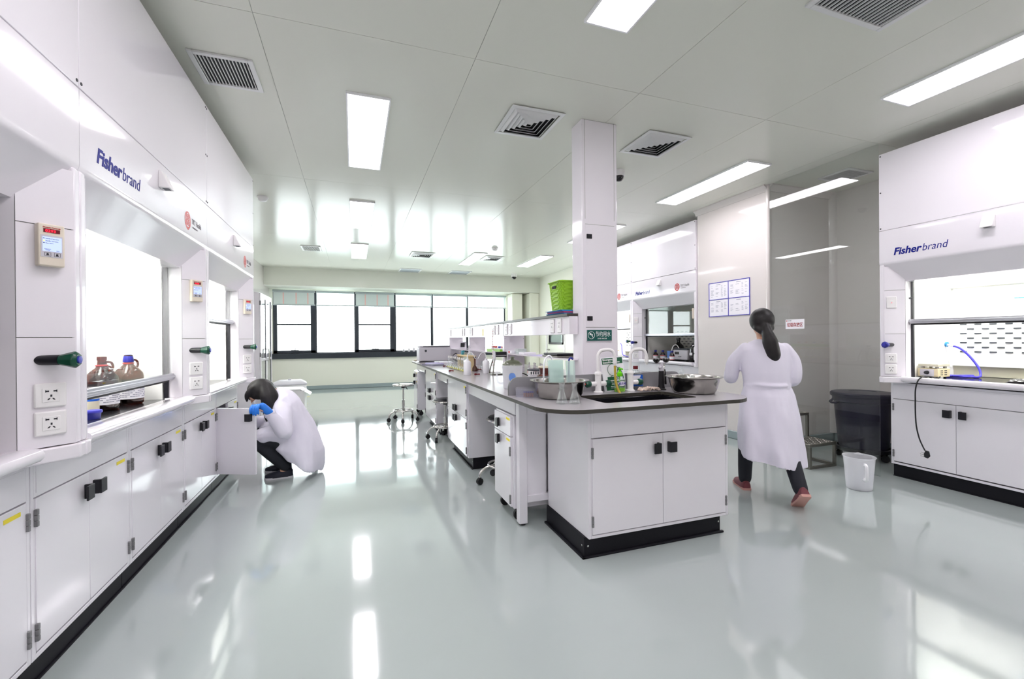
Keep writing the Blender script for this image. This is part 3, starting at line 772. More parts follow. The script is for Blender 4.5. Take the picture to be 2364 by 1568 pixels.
# ------------------------------------------------------------------ service column and reagent rack
cx0, cx1, cy0, cy1 = 1.70, 2.02, 3.115, 3.285
cc = thing('service_column', 'white square service column rising from the island to the ceiling', 'column', ((cx0+cx1)/2, (cy0+cy1)/2, WT))
hx, hy = (cx1-cx0)/2, (cy1-cy0)/2
MB().box(-hx, hx, -hy, hy, 0, CZ-WT).build('shaft', 'hood_white', cc, bevel=.006)
MB().box(-hx+.026, -hx+.029, -hy-.0006, -hy, 1.33, CZ-WT).box(hx-.029, hx-.026, -hy-.0006, -hy, 1.33, CZ-WT).box(-hx+.027, hx-.027, -hy-.0006, -hy, 2.17-WT, 2.173-WT).box(-hx+.027, hx-.027, -hy-.0006, -hy, 1.352-WT, 1.355-WT).build('panel_joint', 'joint', cc)
ap = MB().box(-hx+.03, hx-.03, -hy-.003, -hy, 1.356-WT, 2.169-WT).build('access_panel', 'hood_white', cc, bevel=.001)
for z in (2.075, 1.425): MB().box(-hx+.037, -hx+.085, -hy-.008, -hy-.002, z-WT-.018, z-WT+.018).build('latch', 'black_plastic', ap, bevel=.002)
# reagent rack along the bench
RX0, RX1, RY0, RY1 = 1.62, 1.87, 3.19, 8.45
RY1 = 8.0
rk = thing('reagent_rack', 'white reagent rack with grey top board along the island', 'rack', (1.745, RY0, WT))
L = (-1.745, -RY0, -WT)
MB().box(1.60, 1.90, RY0+.1, RY1, 1.447, 1.468).box(1.60, 1.698, RY0, RY0+.1, 1.447, 1.468).build('top_board', 'dark_edge', rk, L)
MB().box(RX0, RX1, RY0+.1, RY1-.02, 1.30, 1.446).box(RX0, 1.698, RY0, RY0+.1, 1.30, 1.446).build('socket_panel', 'hood_white', rk, L, bevel=.002)
for y in (4.86, 6.47): MB().box(RX0-.002, RX0, y-.002, y+.002, 1.30, 1.446).build('panel_joint', 'joint', rk, L)
for y in (4.83, 6.46, 7.93):
    MB().box(RX0, RX1, y, y+.06, WT+.0005, 1.299).build('upright', 'hood_white', rk, L, bevel=.002)
    mb = MB()
    for z in (.93, 1.06, 1.14, 1.27): mb.cyl((RX0+.012, y-.001, z), (RX0+.012, y+.001, z), .003, n=8); mb.cyl((RX1-.012, y-.001, z), (RX1-.012, y+.001, z), .003, n=8)
    mb.build('screws', 'ink', rk, L)
MB().box(RX0-.005, RX1+.12, RY0+.1, 4.83, 1.093, 1.105).box(RX0-.005, 1.698, RY0, RY0+.1, 1.093, 1.105).build('shelf', 'hood_white', rk, L)
MB().box(RX0-.005, RX1+.12, 4.89, 6.46, 1.093, 1.105).build('shelf', 'hood_white', rk, L)
MB().box(RX0-.005, RX1+.12, 6.52, 7.93, 1.093, 1.105).build('shelf', 'hood_white', rk, L)
for y in (3.36, 3.5, 4.6, 4.73, 5.06, 5.2, 6.3, 6.4, 6.78, 6.9, 7.8):
    s = socket(rk, (RX0-1.745, y-RY0, 1.374-WT), -pi/2, .075, .118, True)
MB().box(RX0-.0012, RX0, 5.68, 5.74, 1.31, 1.40).build('yellow_tape', 'yellow_tape', rk, L)

# ------------------------------------------------------------------ lab stools
def stool(loc, rz, h, label, top='steel'):
    r = thing('lab_stool', label, 'stool', (loc[0], loc[1], 0), rz, 'round chrome lab stools on castors')
    st = MB().lathe([(0, h-.028), (.13, h-.03), (.155, h-.028), (.165, h-.018), (.163, h-.006), (.15, h), (0, h+.003)], n=40).build('seat', 'chrome', r, smooth=True)
    if top == 'black': MB().lathe([(0, h+.004), (.148, h+.001), (.15, h+.004), (.14, h+.012), (0, h+.014)], n=40).build('cushion', 'black_plastic', st, smooth=True)
    MB().cyl((0, 0, h-.06), (0, 0, h-.03), .03).build('seat_hub', 'black_plastic', r, smooth=True)
    MB().cyl((0, 0, .2), (0, 0, h-.06), .0125).build('gas_spring', 'chrome', r, smooth=True)
    MB().cyl((0, 0, .13), (0, 0, h*.56), .021).cyl((0, 0, h*.56), (0, 0, h*.565), .023).build('pillar', 'chrome', r, smooth=True)
    MB().tube([(0, 0, h-.05), (.05, .0, h-.055), (.075, 0, h-.09)], .007).build('height_lever', 'black_plastic', r, smooth=True)
    MB().tube([(.15*cos(2*pi*i/36), .15*sin(2*pi*i/36), .165) for i in range(36)], .009, closed=True).build('foot_ring', 'chrome', r, smooth=True)
    for k in range(5):
        a = 2*pi*k/5+.3
        lg = MB().tube(smooth_path([(0, 0, .15), (.08*cos(a), .08*sin(a), .158), (.16*cos(a), .16*sin(a), .145), (.215*cos(a), .215*sin(a), .105), (.228*cos(a), .228*sin(a), .058)], 4), .0125).build('leg', 'chrome', r, smooth=True)
        cxx, cyy = .228*cos(a), .228*sin(a); u = Vector((-sin(a+.5), cos(a+.5), 0))
        MB().cyl(Vector((cxx, cyy, .028))-u*.016, Vector((cxx, cyy, .028))+u*.016, .028, n=16).cyl((cxx, cyy, .03), (cxx, cyy, .062), .015, n=10).build('castor', 'black_rubber', lg, smooth=True)
stool((.72, 7.12), .5, .575, 'chrome lab stool standing alone in the aisle, farthest from the camera')
stool((1.09, 5.62), 1.2, .50, 'chrome lab stool half tucked in between the two four-door cabinets', 'black')
stool((1.25, 3.72), .2, .575, 'black cushioned chrome stool tucked in beside the castored pedestal', 'black')
# ------------------------------------------------------------------ things on the sink end of the island
ZT = WT+.0005
def faucet(loc, label, two=True):
    r = thing('lab_faucet', label, 'faucet', (loc[0], loc[1], ZT), 0, 'white gooseneck faucets behind the sink')
    MB().lathe([(0, 0), (.033, 0), (.033, .008), (.024, .012), (.022, .02), (.022, .125), (.0245, .127), (.0245, .14), (.02, .147), (0, .148)]).build('body', 'plastic_white', r, smooth=True)
    sp = MB(); sgn = 1
    pts = [(0, 0, .14), (0, 0, .25), (.004, -.0, .272), (.02, -.005, .295), (.045, -.012, .302), (.08, -.02, .302), (.104, -.028, .29), (.114, -.032, .26), (.116, -.033, .235)]
    sp.tube(smooth_path(pts, 5), .0115, 12); sp.build('spout', 'plastic_white', r, smooth=True)
    MB().cyl((.116, -.033, .245), (.116, -.033, .205), .015).cyl((.116, -.033, .205), (.116, -.033, .19), .009).build('nozzle', 'plastic_white', r, smooth=True)
    MB().cyl((-.062 if two else 0, 0, .063), (.062, 0, .063), .0165).build('cross_arm', 'plastic_white', r, smooth=True)
    for s in ((-1, 1) if two else (1,)):
        mb = MB(); n = 8
        def rg(q, rr): return [(s*q, rr*cos(2*pi*i/n), .063+rr*sin(2*pi*i/n)) for i in range(n)]
        mb.loft([rg(.06, .02), rg(.068, .024), (rg(.09, .026)), rg(.102, .018)]); k = mb.build('tap_knob', 'green_knob', r, bevel=.003)
        MB().cyl((s*.102, 0, .063), (s*.1045, 0, .063), .006, n=12).build('knob_dot', 'red_plastic', k)
    return r
f1 = faucet((1.622, 2.755), 'white gooseneck faucet left of the sink back with two green taps and a yellow hose')
hs = MB().tube(smooth_path([(.116, -.033, .2), (.117, -.034, .14), (.119, -.038, .08), (.126, -.05, .03), (.138, -.07, -.012)], 5), .0085).build('rubber_hose', 'hose_yellow', f1, smooth=True, label='yellow rubber hose hanging from the spout')
faucet((1.888, 2.755), 'white gooseneck faucet right of the green poster with one green tap', False)
# eyewash
e = thing('eyewash', 'black and chrome twin-nozzle eyewash behind the sink', 'eyewash', (2.14, 2.73, ZT))
MB().lathe([(0, 0), (.034, 0), (.034, .006), (.026, .012), (.021, .04), (.019, .14), (.0, .14)]).build('grip', 'black_rubber', e, smooth=True)
MB().lathe([(0, .14), (.017, .14), (.02, .15), (.016, .17), (.013, .2), (0, .2)]).ball((-.014, -.004, .165), .014).build('valve_head', 'device_grey', e, smooth=True)
MB().box(.017, .025, -.006, .006, .02, .165).tube([(.02, 0, .165), (.028, 0, .175), (.022, 0, .19)], .006).build('lever', 'chrome', e, bevel=.002)
MB().tube(smooth_path([(.026, 0, .15), (.032, 0, .11), (.036, 0, .06), (.037, 0, .04)], 4), .0085).build('lever_grip', 'black_rubber', e, smooth=True)
MB().tube(smooth_path([(-.045, 0, .205), (-.025, 0, .198), (0, 0, .196), (.025, 0, .198), (.045, 0, .205)], 4), .008).build('yoke', 'device_grey', e, smooth=True)
for s in (-1, 1): MB().lathe([(0, .2), (.012, .2), (.026, .214), (.03, .225), (.026, .232), (0, .238)], (s*.042, 0, 0), sy=.8).build('nozzle_cup', 'bottle_black', e, smooth=True)
# stainless basins
def basin(x, y, label, dark=False):
    r = thing('steel_basin', label, 'basin', (x, y, ZT), 0, 'stainless steel washing-up basins')
    prof = [(0, 0), (.125, 0), (.138, .006), (.15, .03), (.163, .075), (.168, .1), (.172, .104), (.186, .108), (.193, .112), (.193, .115), (.185, .116), (.17, .112), (.164, .1), (.158, .07), (.146, .03), (.132, .01), (0, .006)]
    MB().lathe(prof, n=56).build('bowl', 'steel', r, smooth=True)
    return r
basin(1.262, 2.635, 'stainless steel basin left of the sink holding glass plates'); basin(2.236, 2.505, 'stainless steel basin right of the sink on the rounded corner')
# frosted glass plates standing in the left basin
def plate(x, y, w, h, tilt, rz, label):
    p = MB().box(-w/2, w/2, -.0015, .0015, 0, h).build('glass_plate', 'frosted_glass', None, (x, y, ZT+.009), (tilt, 0, rz))
    return tag(p, label, 'glass plate', 'frosted glass plates in the left basin')
plate(1.215, 2.565, .105, .24, -.07, .12, 'larger frosted glass plate standing in the left basin'); plate(1.305, 2.545, .062, .232, -.08, -.06, 'narrower frosted glass plate at right in the left basin')
plate(1.225, 2.60, .10, .235, -.1, .05, 'frosted glass plate standing behind the other two in the left basin')
tb = MB().tube(smooth_path([(0, 0, 0), (.004, 0, .10), (.008, 0, .2), (.02, 0, .245), (.045, 0, .262), (.065, 0, .245), (.07, 0, .22)], 5), .006).build('bent_tube', 'milk_plastic', None, (1.17, 2.69, ZT+.009), smooth=True); tag(tb, 'white bent plastic tube arching above the left basin', 'tube')
tb = MB().tube(smooth_path([(0, 0, 0), (.0, 0, .2), (.003, 0, .238), (.015, 0, .247), (.03, 0, .238)], 5), .006).build('bent_tube', 'blue_knob', None, (1.335, 2.64, ZT+.009), smooth=True); tag(tb, 'dark blue hooked tube poking up from the left basin', 'tube')
jr = MB().lathe([(0, 0), (.05, 0), (.062, .02), (.058, .06), (.03, .085), (.025, .1), (.033, .112), (.03, .112), (.022, .1), (0, .095)]).build('glass_funnel', 'clear_glass', None, (2.20, 2.50, ZT+.009), smooth=True); tag(jr, 'clear glass vessel lying low in the right basin', 'glassware')
sc_ = MB().lathe([(0, 0), (.012, .0), (.012, .1), (.017, .12), (.02, .135), (.012, .15), (.009, .16), (.011, .17), (0, .178)]).build('glass_stopcock', 'clear_glass', None, (2.20, 2.585, ZT+.009), smooth=True); tag(sc_, 'clear glass stopcock standing up in the right basin', 'glassware')
# conical flasks
def flask(x, y, label, h=.123, m='clear_glass', g='conical flasks by the sink'):
    s = h/.123
    pr = [(0, 0), (.03, 0), (.0355, .004), (.035, .01), (.027, .035), (.0165, .07), (.0145, .08), (.0145, .112), (.0185, .118), (.0175, .122), (.0125, .113), (.0125, .08), (.0245, .036), (.0325, .011), (.028, .0045), (0, .0035)]
    o = MB().lathe([(a*s, b*s) for a, b in pr], n=36).build('conical_flask', m, None, (x, y, ZT), smooth=True)
    return tag(o, label, 'flask', g)
flask(1.152, 2.372, 'clear conical flask at the worktop edge, left of the pair'); flask(1.222, 2.345, 'clear conical flask at the worktop edge, right of the pair')
# clear box of vials
vb = thing('vial_box', 'clear plastic box with brown vials left of the steel basin', 'box', (1.09, 2.765, ZT), -.42)
MB().box(-.075, .075, -.05, .05, 0, .002).box(-.075, -.073, -.05, .05, .002, .045).box(.073, .075, -.05, .05, .002, .045).box(-.073, .073, -.05, -.048, .002, .045).box(-.073, .073, .048, .05, .002, .045).build('tray', 'milky', vb)
MB().box(-.077, .077, -.052, .052, .045, .058).build('lid', 'milky', vb, bevel=.002)
for i in range(5):
    v = MB().lathe([(0, .0), (.0052, .0), (.0052, .026), (0, .026)], (-.02+.0135*i, -.036, .0025), n=14).build('vial', 'vial_brown', vb, smooth=True)
    MB().lathe([(0, .026), (.0055, .026), (.0055, .035), (0, .035)], (-.02+.0135*i, -.036, .0025), n=14).build('vial_cap', 'blue_knob', v, smooth=True)
# soap bottle
sb = thing('soap_bottle', 'clear pump bottle with lime green soap and pump behind the sink', 'soap bottle', (1.786, 2.735, ZT))
MB().lathe([(0, 0), (.042, 0), (.044, .005), (.044, .07), (.04, .09), (.024, .105), (.018, .112), (.016, .112), (.02, .104), (.037, .088), (.0425, .07), (.0425, .008), (0, .004)], n=32, sy=.65).build('bottle', 'clear_glass', sb, smooth=True)
MB().lathe([(0, .0045), (.0415, .0045), (.0415, .028), (0, .028)], n=32, sy=.65).build('liquid_soap', 'soap_liquid', sb, smooth=True)
MB().lathe([(0, .112), (.018, .112), (.02, .122), (.019, .135), (.009, .145), (.007, .165), (.01, .17), (0, .175)]).cyl((0, 0, .168), (0, -.035, .163), .006).cyl((0, 0, .03), (0, 0, .11), .003).build('pump', 'soap_green', sb, smooth=True)
lb = MB().prism([(.032*cos(2*pi*i/28), .062+.0165*sin(2*pi*i/28)) for i in range(28)], -.0305, -.0295, 'y').build('label', 'paper', sb)
text('lettering', '蓝月亮', .021, 'blue_knob', lb, (0, -.0309, .054), UP, bold=.02, align='CENTER', shear=.15)
# blue reagent bottle
bb = thing('wash_bottle', 'clear square bottle with blue label and dark red cap behind the faucet', 'bottle', (1.975, 2.815, ZT))
MB().prism([(a, b) for a, b in arc(.034, .02, .008, 0, 90, 4)+arc(-.034, .02, .008, 90, 180, 4)+arc(-.034, -.02, .008, 180, 270, 4)+arc(.034, -.02, .008, 270, 360, 4)], 0, .118).loft([[(a*k, b*k, z) for a, b in [(.042*cos(2*pi*i/20), .028*sin(2*pi*i/20)) for i in range(20)]] for k, z in ((1, .118), (.85, .132), (.45, .146), (.4, .155))]).build('bottle', 'clear_glass', bb, smooth=True)
MB().box(-.0425, .0425, -.029, -.0283, .028, .112).build('label', 'blue_label', bb)
MB().quad((-.04, -.0295, .068), (.006, -.0295, .068), (.026, -.0295, .108), (-.04, -.0295, .108)).build('label_patch', 'paper', bb)
MB().lathe([(0, .153), (.018, .153), (.018, .176), (0, .177)], n=20).build('cap', 'maroon', bb, smooth=True)
# poster on a board leaning on the column
po = thing('safety_poster', 'white board with green eyewash instructions leaning behind the faucets', 'poster', (1.79, 2.795, ZT), 0)
po.rotation_euler = (radians(-8), radians(-3), 0)
W_, H_ = .092, .248
MB().box(-W_, W_, -.003, .003, 0, H_).build('board', 'paper', po, bevel=.002)
MB().box(-W_+.006, W_-.006, -.0042, -.003, H_-.05, H_-.006).box(-W_+.02, W_-.004, -.0042, -.003, .052, .073).box(-W_+.02, W_-.004, -.0042, -.003, .008, .048).build('green_band', 'poster_green', po)
text('lettering', 'Emergency', .021, 'white_ink', po, (-W_+.012, -.0046, H_-.024), UP, bold=.03)
text('lettering', 'Eyewash/Drench Hose', .0165, 'white_ink', po, (-W_+.012, -.0046, H_-.043), UP, bold=.03, stretch=.93)
text('lettering', 'Release water\nPull the hose and rinse thoroughly', .0085, 'white_ink', po, (-W_+.024, -.0046, .064), UP, bold=.02)
text('lettering', 'Rinse both eyes for\nfifteen minutes', .0105, 'white_ink', po, (-.035, -.0046, .031), UP, bold=.02)
mb = MB()
mb.tube([(.012*0-.005+.042*cos(2*pi*i/40), -.0038, .155+.042*sin(2*pi*i/40)) for i in range(40)], .0018, 6, closed=True)
mb.box(-.055, .045, -.0042, -.003, .08, .105).tube([(.04, -.0038, .17), (.06, -.0038, .15), (.072, -.0038, .12), (.078, -.0038, .085)], .004, 6).tube([(-.005, -.0038, .113), (-.02, -.0038, .11), (-.035, -.0038, .1)], .002, 6)
mb.prism([(.03, .15), (.055, .172), (.06, .166), (.036, .143)], -.0042, -.003, 'y')
mb.build('diagram', 'poster_green', po)
# glove / cloth
cl_ = MB(); n, m_ = 26, 14
g_ = [[cl_.bm.verts.new((-.085+.17*i/n, -.03+.06*j/m_+.012*sin(i*.5), .004+.018*abs(sin(i*.55+j*.4))*(1-abs(2*i/n-1)**3)+.01*cos(j*.8+i*.3)**2)) for j in range(m_+1)] for i in range(n+1)]
for i in range(n):
    for j in range(m_): cl_.bm.faces.new((g_[i][j], g_[i+1][j], g_[i+1][j+1], g_[i][j+1]))
o = cl_.build('wiping_cloth', 'cloth_beige', None, (2.015, 2.705, ZT), (0, 0, .05), smooth=True); sm = o.modifiers.new('solid', 'SOLIDIFY'); sm.thickness = .003
tag(o, 'crumpled beige cloth at the back edge of the sink', 'cloth')
# water-saving sign on the column
sg = thing('water_sign', 'green plastic sign with white Chinese lettering on the column', 'sign', (1.845, cy0-.0035, 1.24))
MB().box(-.115, .115, -.004, .003, 0, .096).build('sign_plate', 'device_grey', sg, bevel=.002)
pl = MB().box(-.112, .112, -.005, -.004, .008, .094).build('sign_face', 'sign_green', sg)
text('lettering', '节约用水', .047, 'white_ink', pl, (-.038, -.0054, .044), UP, stretch=.74)
text('lettering', 'SAVE WATER', .015, 'white_ink', pl, (-.018, -.0054, .02), UP, stretch=.95)
mb = MB().tube([(-.074+.029*cos(2*pi*i/36), -.0052, .052+.029*sin(2*pi*i/36)) for i in range(36)], .0016, 6, closed=True).tube([(-.094, -.0052, .072), (-.054, -.0052, .032)], .0016, 6)
mb.box(-.09, -.062, -.0056, -.005, .054, .06).box(-.082, -.078, -.0056, -.005, .06, .068).box(-.088, -.072, -.0056, -.005, .067, .07).box(-.066, -.061, -.0056, -.005, .046, .058).ball((-.064, -.0055, .038), .003, 6, sy=.2)
mb.build('pictogram', 'white_ink', pl)
# ------------------------------------------------------------------ things along the left side of the bench
pj = thing('measuring_jug', 'large translucent jug on the bench edge before the glass dome', 'jug', (1.152, 3.24, ZT), 2.6)
pj.scale = (.88, .88, .95)
MB().lathe([(0, 0), (.072, 0), (.078, .006), (.092, .185), (.096, .188), (.093, .19), (.088, .186), (.0745, .01), (0, .006)], n=36).build('body', 'jug_plastic', pj, smooth=True)
MB().tube(smooth_path([(.088, 0, .17), (.13, 0, .165), (.14, 0, .11), (.125, 0, .05), (.08, 0, .04)], 5), .009).build('jug_handle', 'jug_plastic', pj, smooth=True)
MB().prism([(.03*cos(2*pi*i/20), .1+.035*sin(2*pi*i/20)) for i in range(20)], .086, .0875, 'x').build('printed_mark', 'blue_box', pj, rot=(0, 0, 1.76))
gd = MB().lathe([(0.085, 0), (.09, .002), (.083, .02), (.06, .042), (.03, .055), (.016, .06), (.014, .068), (.02, .078), (.014, .088), (0, .09), (0, .084), (.01, .07), (.012, .058), (.056, .038), (.078, .018)], n=40).build('glass_dome', 'green_glass', None, (1.152, 3.24, ZT+.181), smooth=True); gd.scale = (.9, .9, .75); tag(gd, 'domed greenish glass lid resting on the large translucent jug', 'glass lid')
def wash_bottle(x, y, rz, label, s=1.):
    r = thing('squeeze_bottle', label, 'bottle', (x, y, ZT), rz, 'white squeeze bottles on the bench')
    MB().lathe([(0, 0), (.038*s, 0), (.041*s, .004*s), (.041*s, .125*s), (.034*s, .145*s), (.018*s, .155*s), (.018*s, .17*s), (0, .172*s)]).build('body', 'milk_plastic', r, smooth=True)
    MB().tube(smooth_path([(0, 0, .17*s), (.001, 0, .205*s), (.015*s, 0, .235*s), (.04*s, 0, .245*s), (.07*s, 0, .22*s), (.095*s, 0, .17*s)], 5), .004).build('nozzle', 'milk_plastic', r, smooth=True)
wash_bottle(1.145, 4.66, .2, 'white squeeze bottle with bent nozzle in front of the slanted flasks'); wash_bottle(1.395, 4.80, 2.9, 'white squeeze bottle beside the black handled stand', .95)
# row of slanted digestion tubes in a holder with conical flask funnels
def volumetric(x, y, label, g='narrow flasks of yellow liquid'):
    r = thing('volumetric_flask', label, 'flask', (x, y, ZT), 0, g)
    MB().lathe([(0, 0), (.026, 0), (.031, .008), (.03, .03), (.018, .052), (.0085, .062), (.0085, .13), (.0115, .132), (.0105, .134), (.007, .13), (.007, .062), (.0275, .03), (.028, .01), (0, .004)], n=20).build('glass_body', 'clear_glass', r, smooth=True)
    MB().lathe([(0, .0045), (.0275, .0085), (.027, .024), (0, .024)], n=20).build('liquid', 'yellow_liquid', r, smooth=True)
    MB().lathe([(0, .134), (.01, .134), (.013, .15), (.007, .154), (.009, .162), (0, .163)], n=14).build('stopper', 'plastic_white', r, smooth=True)
for i in range(9):
    volumetric(1.215+.004*(i % 2), 5.12+.11*i, 'narrow flask of yellow liquid, %s in the row behind the squeeze bottle' % ['nearest', 'second', 'third', 'fourth', 'fifth', 'sixth', 'seventh', 'eighth', 'farthest'][i])
fr = thing('tube_rack', 'cork-topped wooden rack behind the row of narrow flasks', 'rack', (1.345, 5.55, ZT), pi/2)
MB().box(-.32, .32, -.05, .05, .165, .182).build('cork_shelf', 'cork', fr, bevel=.003)
for sx in (-.3, .3): MB().box(sx-.008, sx+.008, -.04, .04, 0, .165).build('leg', 'cork', fr)
for i in range(7): 
    MB().lathe([(0, .06), (.008, .06), (.01, .075), (.01, .186), (.028, .215), (.026, .215), (.008, .186), (.008, .075), (0, .064)], (-.27+.09*i, 0, 0), n=16).build('glass_funnel', 'clear_glass', fr, smooth=True)
MB().lathe([(0, .183), (.022, .183), (.022, .235), (0, .236)], (.12, .01, 0), n=18).build('tape_roll', 'teal_plastic', fr, smooth=True)
bf2 = thing('brown_flask', 'brown glass flask with long neck behind the squeeze bottle', 'flask', (1.36, 5.16, ZT))
MB().lathe([(0, 0), (.03, 0), (.036, .008), (.034, .035), (.018, .06), (.01, .075), (.01, .15), (.013, .152), (0, .154)], n=24).build('body', 'amber_clear', bf2, smooth=True)
MB().lathe([(0, .154), (.014, .154), (.016, .17), (0, .172)], n=16).build('stopper', 'black_plastic', bf2, smooth=True)
# red dropper bulbs lying on the bench
for (x, y, a, l) in ((1.19, 6.14, .3, 'dark red rubber bulb on the bench, farthest of the three near the edge'), (1.08, 5.2, .1, 'dark red rubber bulb on the bench before the row of narrow flasks'), (1.23, 4.58, -.1, 'dark red rubber bulb lying right of the white squeeze bottle'), (1.45, 5.3, .2, 'dark red rubber bulb lying behind the brown flask')):
    o = MB().tube([(-.03, 0, .011), (-.024, 0, .011), (-.012, 0, .011), (0, 0, .011), (.012, 0, .011), (.028, 0, .011), (.031, 0, .011)], [.004, .0105, .011, .006, .0055, .0095, .004], 12).build('rubber_bulb', 'maroon', None, (x, y, ZT), (0, 0, a), smooth=True); tag(o, l, 'rubber bulb', 'dark red rubber bulbs')
# black handled tripod stand (pipette carousel)
st = thing('pipette_stand', 'grey stand with black crossbar and arched legs on the bench', 'stand', (1.50, 4.60, ZT), 0)
for s in (-1, 1):
    MB().tube(smooth_path([(s*.105, -.06, .012), (s*.09, -.045, .09), (s*.07, -.02, .17), (s*.062, 0, .232)], 5), .0075).build('leg', 'brushed_steel', st, smooth=True)
    MB().tube(smooth_path([(s*.105, .07, .012), (s*.085, .05, .12), (s*.062, .02, .19)], 5), .0075).build('leg', 'brushed_steel', st, smooth=True)
    MB().prism([(-.04, .15), (.03, .15), (.035, .22), (.02, .255), (-.02, .255), (-.035, .22)], s*.07-.006, s*.07+.006, 'x').build('side_cheek', 'device_grey', st, bevel=.003)
MB().box(-.064, .064, -.03, .025, .188, .245).build('crossbar', 'black_plastic', st, bevel=.008)
MB().box(-.062, .062, -.034, -.03, .203, .209).build('chrome_strip', 'chrome', st)
MB().box(-.12, .12, -.075, .075, 0, .012).build('base_plate', 'brushed_steel', st, bevel=.003)
for i in range(5):
    o = flask(1.50+.045*(i % 2), 4.28+.13*i if i < 2 else 5.12+.12*(i-2), 'small clear flask by the stand, %s from the camera' % ['nearest', 'second', 'third', 'fourth', 'farthest'][i], .11, g='small clear flasks around the stand')
bu = thing('burette_stand', 'thin white burette rod standing between rack uprights', 'stand', (1.51, 4.86, ZT))
MB().box(-.05, .05, -.08, .08, 0, .012).build('base_plate', 'plastic_white', bu, bevel=.003)
MB().cyl((0, .05, .012), (0, .05, .5), .006).build('rod', 'plastic_white', bu, smooth=True)
mb = MB()
for i in range(14): mb.cyl((0, .05, .08+.03*i), (0, .05, .085+.03*i), .0068)
mb.build('graduations', 'red_plastic', bu, smooth=True)
# stirrer, demijohn, dropper bottles and odds behind the splash board
sr = thing('magnetic_stirrer', 'white stirrer with dark plate and black cable behind the jug', 'stirrer', (1.535, 3.68, ZT), -.3)
MB().box(-.075, .075, -.085, .085, .008, .06).build('housing', 'device_grey', sr, bevel=.008)
MB().box(-.068, .068, -.07, .07, .062, .1).build('vented_head', 'plastic_white', sr, bevel=.004)
mb = MB()
for i in range(6): mb.box(-.055+.02*i, -.044+.02*i, -.0712, -.07, .07, .094)
mb.build('vent_slots', 'dark_grey_plastic', sr)
MB().lathe([(0, .1), (.08, .1), (.084, .106), (.078, .112), (0, .113)], n=32).build('plate', 'dark_grey_plastic', sr, smooth=True)
MB().tube(smooth_path([(-.07, 0, .05), (-.12, -.02, .075), (-.19, -.05, .07), (-.23, -.08, .03), (-.215, -.11, .006)], 5), .005).build('cable', 'black_rubber', sr, smooth=True)
dj = thing('brown_jar', 'brown glazed jar with cream top behind the left basin', 'jar', (1.452, 3.30, ZT))
MB().lathe([(0, 0), (.06, 0), (.078, .02), (.074, .07), (.05, .095), (.042, .1), (.045, .135), (.05, .148), (0, .148)], n=32).build('body', 'brown_glaze', dj, smooth=True)
MB().lathe([(0, .148), (.052, .148), (.054, .156), (.05, .162), (0, .163)], n=32).build('lid', 'cream', dj, smooth=True)
for i in range(5):
    r = thing('dropper_bottle', 'white dropper bottle with pink band, %s in the group under the shelf' % ['nearest', 'second', 'middle', 'fourth', 'farthest'][i], 'bottle', (1.74+.02*(i % 2), 4.02+.085*i, ZT), 0, 'white dropper bottles under the shelf')
    MB().lathe([(0, 0), (.02, 0), (.021, .06), (.012, .08), (0, .081)], n=16).build('body', 'milk_plastic', r, smooth=True)
    MB().lathe([(.0215, .02), (.0215, .055)], n=16).build('band', 'pink_stripe', r, smooth=True)
    MB().lathe([(.012, .08), (.012, .092), (.006, .1), (.005, .12), (.009, .13), (0, .138)], n=16).build('dropper', 'plastic_white', r, smooth=True)
o = MB().lathe([(0, 0), (.028, 0), (.03, .03), (.02, .045), (0, .048)], n=20).build('plastic_dome', 'teal_plastic', None, (1.34, 3.30, ZT), smooth=True); tag(o, 'small teal dome-shaped cap behind the splash board', 'cap')
o = MB().box(-.04, .04, -.02, .02, 0, .03).build('red_clip', 'red_plastic', None, (1.39, 3.48, ZT), (0, 0, .3), bevel=.004); tag(o, 'small red plastic block beside the stirrer', 'plastic block')
# on the rack shelves
SZ = 1.1055
tr = thing('slide_tray', 'black and silver trays lying on the rack shelf by the column', 'tray', (1.69, 3.52, SZ))
MB().box(-.07, .12, -.1, .22, 0, .014).build('lower_tray', 'brushed_steel', tr, bevel=.004); MB().box(-.065, .115, -.09, .2, .015, .034).build('upper_tray', 'black_plastic', tr, bevel=.006)
o = MB().box(-.06, .1, -.14, .14, 0, .003).build('paper_sheet', 'purple_paper', None, (1.70, 3.94, SZ), (0, 0, .1)); tag(o, 'pale lilac papers on the rack shelf next to the black trays', 'paper')
mb = MB()
for i in range(4): mb.box(-.05, .05, -.06, .06, .014*i, .014*i+.011)
o = mb.build('slide_boxes', 'blind_fabric', None, (1.74, 4.62, SZ), bevel=.001); tag(o, 'stack of thin pale green slide boxes against the rack upright', 'boxes')
o = MB().box(-.04, .05, -.07, .07, 0, .028).box(-.0405, -.04, -.03, .0, .004, .024, 1).build('carton', ['paper', 'red_plastic'], None, (1.67, 4.72, SZ), (0, 0, .2)); tag(o, 'small white carton with red end on the rack shelf', 'box')
o = MB().box(-.05, .08, -.1, .1, 0, .022).build('carton', 'paper', None, (1.68, 4.3, SZ), (0, 0, -.1), bevel=.003); tag(o, 'flat white carton on the rack shelf beside the lilac papers', 'box')
for i, (y, c, l) in enumerate(((5.15, 'red_plastic', 'red capped'), (5.28, 'cap_blue', 'blue capped'), (5.42, 'red_plastic', 'second red capped'), (5.55, 'red_plastic', 'third red capped'))):
    r = thing('small_bottle', '%s small bottle in the green rack on the shelf' % l, 'bottle', (1.71, y, SZ), 0, 'capped small bottles on the shelf')
    MB().lathe([(0, 0), (.028, 0), (.028, .04), (.018, .05), (0, .05)], n=18).build('body', 'milk_plastic', r, smooth=True); MB().lathe([(.0, .05), (.02, .05), (.02, .072), (0, .073)], n=18).build('cap', c, r, smooth=True)
